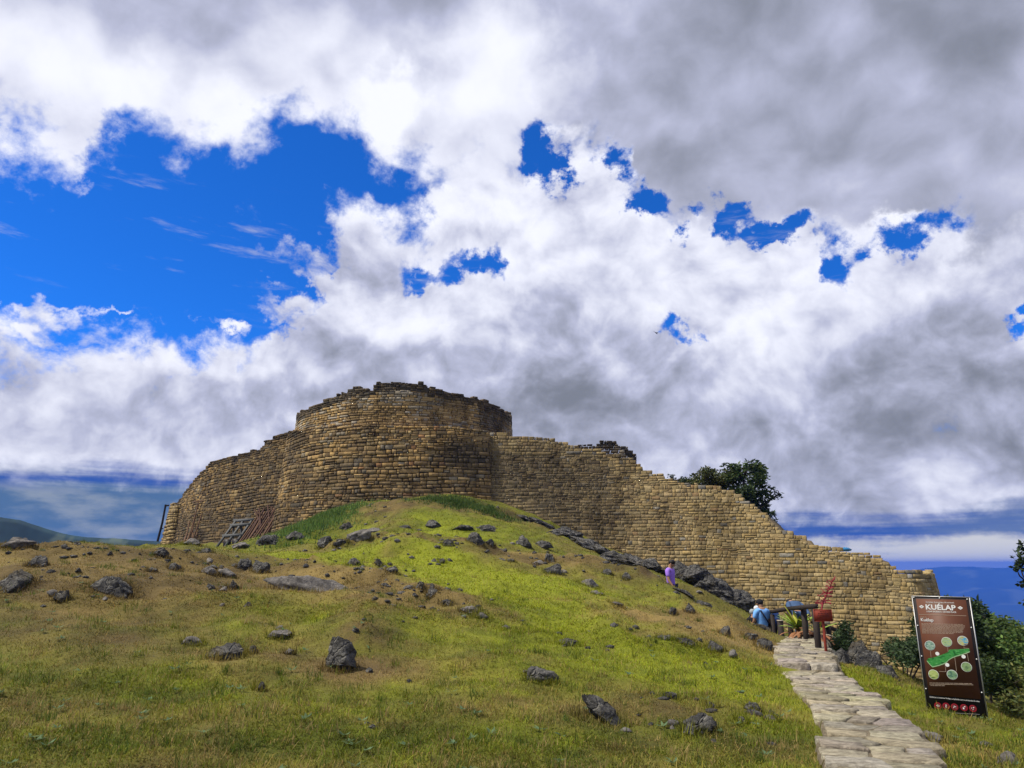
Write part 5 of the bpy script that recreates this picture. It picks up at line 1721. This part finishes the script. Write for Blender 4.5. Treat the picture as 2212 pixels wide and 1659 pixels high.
def leaf_cloud(centres, radii, n, size, rng, cols, flat_=.35):
    """many small leaf faces spread through clumps; returns verts, quads, colours"""
    centres = np.asarray(centres); radii = np.asarray(radii); w = radii ** 2; idx = rng.choice(len(centres), n, p=w / w.sum())
    d = rng.normal(size=(n, 3)); d /= np.linalg.norm(d, axis=1)[:, None]
    p = centres[idx] + d * (radii[idx] * rng.uniform(.25, 1, n) ** .5)[:, None] * np.array([1, 1, .8])
    a = rng.normal(size=(n, 3)); a[:, 2] *= .5; a /= np.linalg.norm(a, axis=1)[:, None]
    b = np.cross(a, rng.normal(size=(n, 3))); b /= np.linalg.norm(b, axis=1)[:, None]
    L = size * rng.uniform(.6, 1.3, n)[:, None]; W = L * flat_
    c = p + a * L * .5
    v = np.stack([p, c + b * W * .5, p + a * L, c - b * W * .5], 1).reshape(-1, 3)
    f = np.arange(4 * n).reshape(n, 4)
    tone = cols[rng.integers(len(cols), size=n)] * rng.uniform(.65, 1.35, n)[:, None] * (0.75 + .5 * _hash(idx, idx * 0, idx * 0, 3))[:, None]
    return v, f, np.repeat(tone, 4, 0)


DK = np.array([(.018, .034, .012), (.026, .046, .014), (.032, .052, .020)]); MG = np.array([(.045, .085, .018), (.06, .10, .02), (.035, .065, .018), (.09, .12, .025)]); OL = np.array([(.09, .11, .025), (.13, .13, .03), (.06, .085, .022)])
M_BARK = plain('bark', (.045, .035, .028), .9, .35, 8, .4)


def tree(name, label, base, stems, clumps, n, size, cols, cat='tree', group=None, seed=1, trunk_r=.12, flat_=.4):
    rng = np.random.default_rng(seed)
    o = empty(name, tuple(base), label, cat, group)
    base = np.asarray(base, float)
    mb = MB()
    cs = np.array([c[:3] for c in clumps], float) - base; rs = np.array([c[3] for c in clumps], float)
    stems = [np.asarray(s_, float) - base for s_ in stems]
    for s_ in stems:
        m = len(s_); mb.tube(s_, np.linspace(trunk_r, trunk_r * .4, m), 7)
    allp = np.concatenate(stems)
    for c in cs:                                            # a limb to every clump
        j = np.argmin(((allp - c) ** 2).sum(1) + 2 * np.maximum(0, allp[:, 2] - c[2])); a = allp[j]
        mid = (a + c) / 2 + rng.normal(0, .08, 3); mb.tube([a, mid, c], [trunk_r * .42, trunk_r * .28, trunk_r * .10], 5)
    mb.build('trunk', M_BARK, o, smooth=True)
    v, f, c = leaf_cloud(cs, rs, n, size, rng, cols, flat_)
    tag(link('crown', mesh_np('crown', v, f, M_LEAF, c), o))
    return o


def C_(u, v, d, r): return (*P(u, v, d), r)


# trees on the terrace behind the tan wall
GT = 'trees behind the top of the tan wall'
rg = np.random.default_rng(41)


def blobs(box, d, n, r, rng):
    u0, u1, v0, v1 = box
    return [C_(rng.uniform(u0, u1), rng.uniform(v0, v1), d + rng.uniform(-1.2, 1.2), r * rng.uniform(.7, 1.25)) for _ in range(n)]


zb_ = 5.0
b = P(742, 500, 46); tree('tree', 'tall dark green tree with open crown above the stepped wall top', (b[0], b[1], 3.5), [[(b[0], b[1], 3.5), P(746, 500, 46), P(743, 478, 46)], [P(746, 500, 46), P(758, 484, 46)]],
     blobs((726, 762, 465, 482), 46, 22, .42, rg) + blobs((730, 764, 482, 500), 46, 12, .42, rg), 2700, .30, MG * .8, 'tree', GT, 3, .14)
b = P(708, 500, 46.5); tree('bush', 'broad dull green bush left of the tall dark tree on wall', (b[0], b[1], 4.0), [[(b[0], b[1], 4.0), P(708, 488, 46.5)]],
     blobs((690, 735, 474, 490), 46.5, 24, .55, rg) + blobs((680, 700, 480, 490), 46.5, 8, .35, rg) + blobs((702, 716, 468, 474), 46.5, 5, .28, rg), 4600, .22, OL * .75, 'bush', GT, 4, .12)
b = P(755, 520, 45); tree('bush', 'dark trailing bush growing down the stepped edge of the wall', (b[0], b[1], 1.5), [[(b[0], b[1], 1.5), P(752, 505, 45), P(744, 490, 45)], [P(758, 512, 45), P(770, 500, 45), P(779, 494, 45)]],
     blobs((732, 752, 488, 503), 45, 14, .42, rg) + blobs((748, 762, 500, 516), 45, 12, .38, rg) + blobs((758, 772, 512, 524), 45, 9, .34, rg) + [C_(770, 497, 45, .25), C_(777, 493, 45, .22), C_(763, 494, 45, .3), C_(766, 505, 45, .25), C_(779, 497, 45, .18), C_(772, 489, 45, .2)], 3400, .24, DK * 1.3, 'bush', GT, 5, .10)
b = P(676, 486, 46); tree('bush', 'small dark twiggy bush at the left end of the trees on wall', (b[0], b[1], 5.0), [[(b[0], b[1], 5.0), P(676, 480, 46)]], blobs((670, 684, 476, 482), 46, 7, .22, rg), 420, .18, DK, 'bush', GT, 6, .05)

# shrubs between path, wall and board
b = P(846, 655, 17.2); tree('shrub', 'dark pointed shrub right of the red notice', (b[0], b[1], gz(b[0], b[1]) - .1), [[(b[0], b[1], gz(b[0], b[1]) - .1), P(845, 640, 17.2), P(844, 626, 17.2)]], blobs((836, 856, 638, 654), 17.2, 12, .17, rg) + blobs((838, 852, 627, 640), 17.2, 9, .13, rg) + [C_(845, 622, 17.2, .08), C_(849, 624, 17.2, .08)], 3000, .075, DK * 1.4, 'shrub', None, 7, .025)
b = P(905, 684, 16.0); zg = gz(b[0], b[1]) - .1
tree('small_tree', 'small round-crowned tree on thin stems left of the board', (b[0], b[1], zg), [[(b[0] + x, b[1], zg), (b[0] + x * 2, b[1], P(905, 668, 16)[2]), (b[0] + x * 3.5, b[1], P(905, 656, 16)[2])] for x in (-.13, -.06, 0, .05, .1, .16)],
     blobs((893, 918, 640, 662), 16, 26, .20, rg) + blobs((888, 924, 648, 660), 16, 8, .16, rg), 5200, .085, DK * 1.7, 'tree', None, 8, .02)
GH = 'shrubs and trees right of the information board'
specs = [('dark narrow-leaved tree rising behind the right edge of the board', (966, 985, 605, 640), 17.0, 26, .17, 2600, .16, DK * 1.2, (976, 700), .3), ('dense mid green shrub right of the board', (978, 1012, 622, 662), 17.5, 30, .30, 6500, .11, MG, (995, 705), .4),
         ('bright green shrub at right edge of the picture', (1012, 1050, 628, 672), 16.0, 24, .28, 5200, .11, MG * 1.25, (1030, 710), .4), ('low dark shrub beside the lower half of the board', (976, 1010, 660, 694), 15.5, 26, .24, 5200, .10, MG * .7, (992, 712), .4),
         ('olive scrub at the right edge above the grass', (1004, 1050, 672, 705), 14.5, 22, .22, 4200, .10, OL, (1028, 722), .35), ('leggy shrub whose tips show over the board top', (918, 964, 608, 640), 19.5, 16, .26, 2600, .13, MG * .6, (945, 690), .35)]
for i, (lb, box, d, nc, r, n, sz, cols, bs, fl) in enumerate(specs):
    b = P(*bs, d); z0 = gz(b[0], b[1]) - .2
    tree('shrub', lb, (b[0], b[1], z0), [[(b[0], b[1], z0), P((box[0] + box[1]) / 2 - 4, (box[2] + box[3]) / 2 + 6, d)], [(b[0] + .1, b[1], z0), P((box[0] + box[1]) / 2 + 6, (box[2] + box[3]) / 2, d)]], blobs(box, d, nc, r, rg) + ([C_(948, 597, 19.5, .10), C_(926, 598, 19.5, .08), C_(952, 601, 19.5, .12)] if 'leggy' in lb else []), n, sz, cols, 'shrub', GH, 20 + i, .035, fl)
b = P(1075, 640, 15); z0 = gz(b[0], b[1]) - .2
tree('tree', 'dark leafy branch of a tree at the right edge above the mountain', (b[0], b[1], z0), [[(b[0], b[1], z0), P(1070, 620, 15), P(1050, 580, 15), P(1034, 556, 15)], [P(1060, 600, 15), P(1030, 585, 15)]],
     [C_(1018, 560, 15, .10), C_(1021, 552, 15, .09), C_(1026, 546, 15, .14), C_(1016, 568, 15, .08), C_(1024, 566, 15, .13), C_(1022, 584, 15, .08), C_(1034, 560, 15, .22), C_(1044, 570, 15, .3), C_(1026, 603, 15, .10), C_(1040, 600, 15, .25), C_(1060, 590, 15, .4)], 1100, .11, DK, 'tree', GH, 40, .05, .5)

# bird in the sky
bp_ = P(656, 333, 90.0); mb = MB(); mb.tube([(-.25, 0, 0), (0, 0, .02), (.3, 0, 0)], [.02, .07, .02], 6)
bird = empty('bird', tuple(bp_), 'tiny dark bird gliding high in front of the clouds', 'bird'); bird.rotation_euler = (.5, .4, .6)
mb.build('body', M_BLACKC, bird, smooth=True)
for sg in (-1, 1):
    mb = MB(); mb.add([(-.06, 0, .02), (.1, 0, .02), (.02, sg * .42, .12), (-.10, sg * .85, .06), (-.14, sg * .42, .1)], [[0, 1, 2, 4]]); mb.add([(.02, sg * .42, .12), (-.10, sg * .85, .06), (-.14, sg * .42, .1)], [[0, 1, 2]]); mb.build('wing', M_BLACKC, bird)

# ================================================================ grass
def blades(n_try, dmin, dmax, hmin, hmax, wid, seed, xspan=.86, segs=2, keep=None, long_=0.0):
    rng = np.random.default_rng(seed)
    d = dmin * (dmax / dmin) ** rng.random(n_try)
    x = (rng.random(n_try) * 2 - 1) * xspan * d + rng.normal(0, .02, n_try); y = d
    pd, _ = seg_dist(x, y, PATHC)
    td, tv = seg_dist(x, y, TRENCH)
    ok = (pd > .40 + .16 * rng.random(n_try)) & ~((td < .45) & (tv > .2))
    x, y = x[ok], y[ok]
    col, gn, br = turf_col(x, y)
    clump = n2(x, y, .35, 2, 71)
    bare = (gn < .10) & (clump < -.28)
    k2 = ~bare if keep is None else (~bare & keep(x, y))
    x, y, col, gn, br, clump = x[k2], y[k2], col[k2], gn[k2], br[k2], clump[k2]
    n = len(x); z = ground(x, y) - .008
    h = rng.uniform(hmin, hmax, n) * (.75 + .5 * clump) * (.65 + .45 * gn) * (1 + long_ * (rng.random(n) < .03) * 1.6)
    sc = (.55 + .45 * y / 8.0) if segs == 1 else np.ones(n)
    az = rng.random(n) * 2 * math.pi
    lean = rng.uniform(.35, 1.25, n)
    dirx, diry = np.cos(az) * np.sin(lean), np.sin(az) * np.sin(lean); dz_ = np.cos(lean)
    fa = az + math.pi / 2 + rng.normal(0, .5, n)
    wx, wy = np.cos(fa) * wid * sc / 2, np.sin(fa) * wid * sc / 2
    p = np.stack([x, y, z], 1); dv = np.stack([dirx, diry, dz_], 1) * h[:, None]; wv_ = np.stack([wx, wy, wx * 0], 1)
    tone = rng.uniform(.62, 1.42, n)[:, None]
    straw = rng.random(n) < (.07 + .22 * (1 - gn))
    col = np.where(straw[:, None], C_STRAW[None] * rng.uniform(.7, 1.35, n)[:, None], col * tone)
    col = col * (np.array([1., 1., 1.]) + rng.normal(0, .06, (n, 3)))
    tip = p + dv; tip[:, 2] -= .18 * h
    if segs == 1:
        v = np.stack([p - wv_, p + wv_, tip], 1).reshape(-1, 3); f = [np.arange(3 * n).reshape(n, 3)]
        c = np.repeat(col, 3, 0)
    else:
        mid = p + dv * .55; mid[:, 2] += .10 * h
        v = np.stack([p - wv_, p + wv_, mid + wv_ * .75, mid - wv_ * .75, tip], 1).reshape(-1, 3)
        i = np.arange(n) * 5
        f = [np.stack([i, i + 1, i + 2, i + 3], 1), np.stack([i + 3, i + 2, i + 4], 1)]
        c = np.repeat(col, 5, 0)
    return v, f, np.clip(c, 0, 1)


v, f, c = blades(370000, 4.6, 13.0, .038, .10, .0075, 101, xspan=1.05, long_=1.0)
tag(link('grass', mesh_np('grass', v, f, M_GRASS, c)), 'short tufted grass of the near slope', 'grass', kind='stuff')
v, f, c = blades(380000, 12.0, 44.0, .06, .13, .014, 102, segs=1)
tag(link('grass', mesh_np('grass', v, f, M_GRASS, c)), 'grass of the far part of the hill', 'grass', kind='stuff')
# taller rank grass under the bulge and at the foot of the pole stack
g1, g2 = hit(312, 525), hit(462, 503)


def rank(x, y):
    return (np.exp(-((x - g1[0]) / 1.7) ** 2 - ((y - g1[1]) / 3.0) ** 2) > .35) | (np.exp(-((x - g2[0]) / 2.0) ** 2 - ((y - g2[1]) / 1.0) ** 2) > .4)


def tuft_patch(cx, cy, rx, ry, n, hmax, seed, cols):
    rng = np.random.default_rng(seed)
    x = cx + rng.normal(0, rx * .55, n); y = cy + rng.normal(0, ry * .55, n); z = ground(x, y)
    az = rng.random(n) * 6.283; le = rng.uniform(.1, .9, n); h = rng.uniform(.4, 1, n) * hmax
    p = np.stack([x, y, z], 1); dv = np.stack([np.cos(az) * np.sin(le), np.sin(az) * np.sin(le), np.cos(le)], 1) * h[:, None]
    fa = az + 1.57; wv_ = np.stack([np.cos(fa), np.sin(fa), fa * 0], 1) * .022
    v = np.stack([p - wv_, p + wv_, p + dv], 1).reshape(-1, 3)
    c = np.repeat(cols[rng.integers(len(cols), size=n)] * rng.uniform(.6, 1.4, n)[:, None], 3, 0)
    return v, np.arange(3 * n).reshape(n, 3), c


va, fa_, ca = tuft_patch(g1[0], g1[1] + 1.0, 1.6, 3.4, 6500, .34, 5, MG * 2.0)
tag(link('tall_grass', mesh_np('tall_grass', va, fa_, M_GRASS, ca)), 'rank green grass at the foot of the tower bulge left side', 'grass', kind='stuff')
va, fa_, ca = tuft_patch(g2[0], g2[1], 2.0, .9, 6500, .24, 6, MG * 1.3)
tag(link('tall_grass', mesh_np('tall_grass', va, fa_, M_GRASS, ca)), 'dark green grass mound under the tower', 'grass', kind='stuff')
# ranker tufts, dead stalks and low weeds dotted over the near slope
rng = np.random.default_rng(55)
vs_, fs_, cs_, n0 = [], [], [], 0
for k in range(1500):
    d = 5.8 * (20 / 5.8) ** rng.random(); x0 = (rng.random() * 2 - 1) * .82 * d; y0 = d
    pd, _ = seg_dist(np.array([x0]), np.array([y0]), PATHC)
    if pd[0] < .6: continue
    kind = rng.random(); n = int(rng.integers(10, 34)); sg = rng.uniform(.03, .10)
    x = x0 + rng.normal(0, sg, n); y = y0 + rng.normal(0, sg, n); z = ground(x, y) - .01
    az = rng.random(n) * 6.283; le = rng.uniform(.15, 1.0, n); h = rng.uniform(.5, 1, n) * (rng.uniform(.09, .19) if kind > .12 else rng.uniform(.18, .32))
    if kind < .12: n = min(n, 6); x, y, z, az, le, h = (q_[:n] for q_ in (x, y, z, az, le, h))
    base = np.array([.27, .20, .075]) if kind < .34 else (np.array([.075, .115, .012]) if kind < .8 else np.array([.15, .18, .015]))
    p = np.stack([x, y, z], 1); dv = np.stack([np.cos(az) * np.sin(le), np.sin(az) * np.sin(le), np.cos(le)], 1) * h[:, None]
    wv_ = np.stack([-np.sin(az), np.cos(az), az * 0], 1) * (.0035 if kind < .12 else .0048)
    vs_.append(np.stack([p - wv_, p + wv_, p + dv], 1).reshape(-1, 3)); fs_.append(np.arange(3 * n).reshape(n, 3) + n0); n0 += 3 * n
    cs_.append(np.repeat(base[None] * rng.uniform(.65, 1.35, n)[:, None], 3, 0))
for k in range(170):                                  # flat rosettes of grey-green weeds
    d = 5.8 * (13 / 5.8) ** rng.random(); x0 = (rng.random() * 2 - 1) * .8 * d
    pd, _ = seg_dist(np.array([x0]), np.array([d]), PATHC)
    if pd[0] < .6: continue
    n = int(rng.integers(5, 10)); az = rng.random(n) * 6.283; L = rng.uniform(.04, .09, n); c0 = np.array([x0, d, gz(x0, d) + .03])
    a_ = np.stack([np.cos(az), np.sin(az), rng.uniform(.1, .6, n)], 1) * L[:, None]; b_ = np.stack([-np.sin(az), np.cos(az), az * 0], 1) * (L * .28)[:, None]
    vs_.append(np.stack([c0 + a_ * .05 + b_ * .4, c0 + a_ + b_ * .0, c0 + a_ * .5 - b_], 1).reshape(-1, 3)); fs_.append(np.arange(3 * n).reshape(n, 3) + n0); n0 += 3 * n
    cs_.append(np.repeat(np.array([[.10, .16, .075]]) * rng.uniform(.7, 1.4, n)[:, None], 3, 0))
tag(link('grass', mesh_np('grass', np.concatenate(vs_), np.concatenate(fs_), M_GRASS, np.concatenate(cs_))), 'taller tufts, dead stalks and weeds dotted over the turf', 'grass', kind='stuff')
# tufts around the bigger boulders
vs_, fs_, cs_, n0 = [], [], [], 0
for o in [q_ for q_ in COL.objects if q_.name.split('.')[0] in ('rock',)]:
    d = o.location.y
    if d > 24: continue
    w = max(o.dimensions.x, .15) * .5; rngk = np.random.default_rng(int(o.location.x * 977) & 0xffff)
    n = int(np.clip(800 * w, 80, 600)); th = rngk.random(n) * 6.283; rad = w * rngk.uniform(.82, 1.25, n)
    x = o.location.x + rad * np.cos(th); y = o.location.y + rad * .75 * np.sin(th) - w * .12
    pd, _ = seg_dist(x, y, PATHC); okp = pd > .5; x, y = x[okp], y[okp]; n = len(x)
    if n < 3: continue
    col, gn, br = turf_col(x, y); z = ground(x, y)
    h = rngk.uniform(.05, .16, n); az = rngk.random(n) * 6.283; le = rngk.uniform(.1, .9, n)
    p = np.stack([x, y, z], 1); dv = np.stack([np.cos(az) * np.sin(le), np.sin(az) * np.sin(le), np.cos(le)], 1) * h[:, None]
    wv_ = np.stack([-np.sin(az), np.cos(az), az * 0], 1) * .006
    vs_.append(np.stack([p - wv_, p + wv_, p + dv], 1).reshape(-1, 3)); fs_.append(np.arange(3 * n).reshape(n, 3) + n0); n0 += 3 * n
    cs_.append(np.repeat(col * rngk.uniform(.6, 1.3, n)[:, None], 3, 0))
tag(link('grass', mesh_np('grass', np.concatenate(vs_), np.concatenate(fs_), M_GRASS, np.concatenate(cs_))), 'grass tufts round the feet of the boulders', 'grass', kind='stuff')

# broken rubble lying in the eroded bands: too many small pieces to count
rng = np.random.default_rng(91); v0, f0 = ico(1)
vs_, fs_, n0 = [], [], 0
for b, k in zip(BANDS, BANDK):
    seg = np.linalg.norm(np.diff(b[:, :2], axis=0), axis=1); tot = seg.sum()
    for _ in range(int((85 if b[:, 1].mean() > 14 else 25) * k)):
        t = rng.random() * tot; j = int(np.searchsorted(np.cumsum(seg), t)); j = min(j, len(seg) - 1); q = b[j, :2] + (b[j + 1, :2] - b[j, :2]) * rng.random()
        x, y = q + rng.normal(0, .30 + .022 * q[1], 2); sz = rng.uniform(.02, .065) * (.5 + y / 24)
        vv_ = v0 * (1 + rng.uniform(-.32, .28, (len(v0), 1))) * sz * np.array([rng.uniform(.8, 1.6), rng.uniform(.8, 1.4), rng.uniform(.5, .9)])
        vs_.append(vv_ + np.array([x, y, gz(x, y) + sz * .1])); fs_.append(f0 + n0); n0 += len(v0)
tag(link('rubble', mesh_np('rubble', np.concatenate(vs_), np.concatenate(fs_), M_ROCK)), 'small broken rubble scattered along the eroded bands', 'rubble', kind='stuff')

# ================================================================ haze
HZ = 11500.0
mb = MB(); mb.box((0, 0, (-1000 + 44) / 2), (2 * HZ, 2 * HZ, 1044))
hz_m = bpy.data.materials.new('haze_air'); hz_m.use_nodes = True
for nd in list(hz_m.node_tree.nodes):
    if nd.type == 'BSDF_PRINCIPLED': hz_m.node_tree.nodes.remove(nd)
pv = hz_m.node_tree.nodes.new('ShaderNodeVolumePrincipled')
pv.inputs['Color'].default_value = (.045, .20, .92, 1)
pv.inputs['Density'].default_value = 0.00016
pv.inputs['Anisotropy'].default_value = 0.0
hz_m.node_tree.links.new(pv.outputs[0], hz_m.node_tree.nodes['Material Output'].inputs['Volume'])
tag(mb.build('haze', hz_m), 'thin blue mountain air over the far hills', 'haze', kind='stuff')
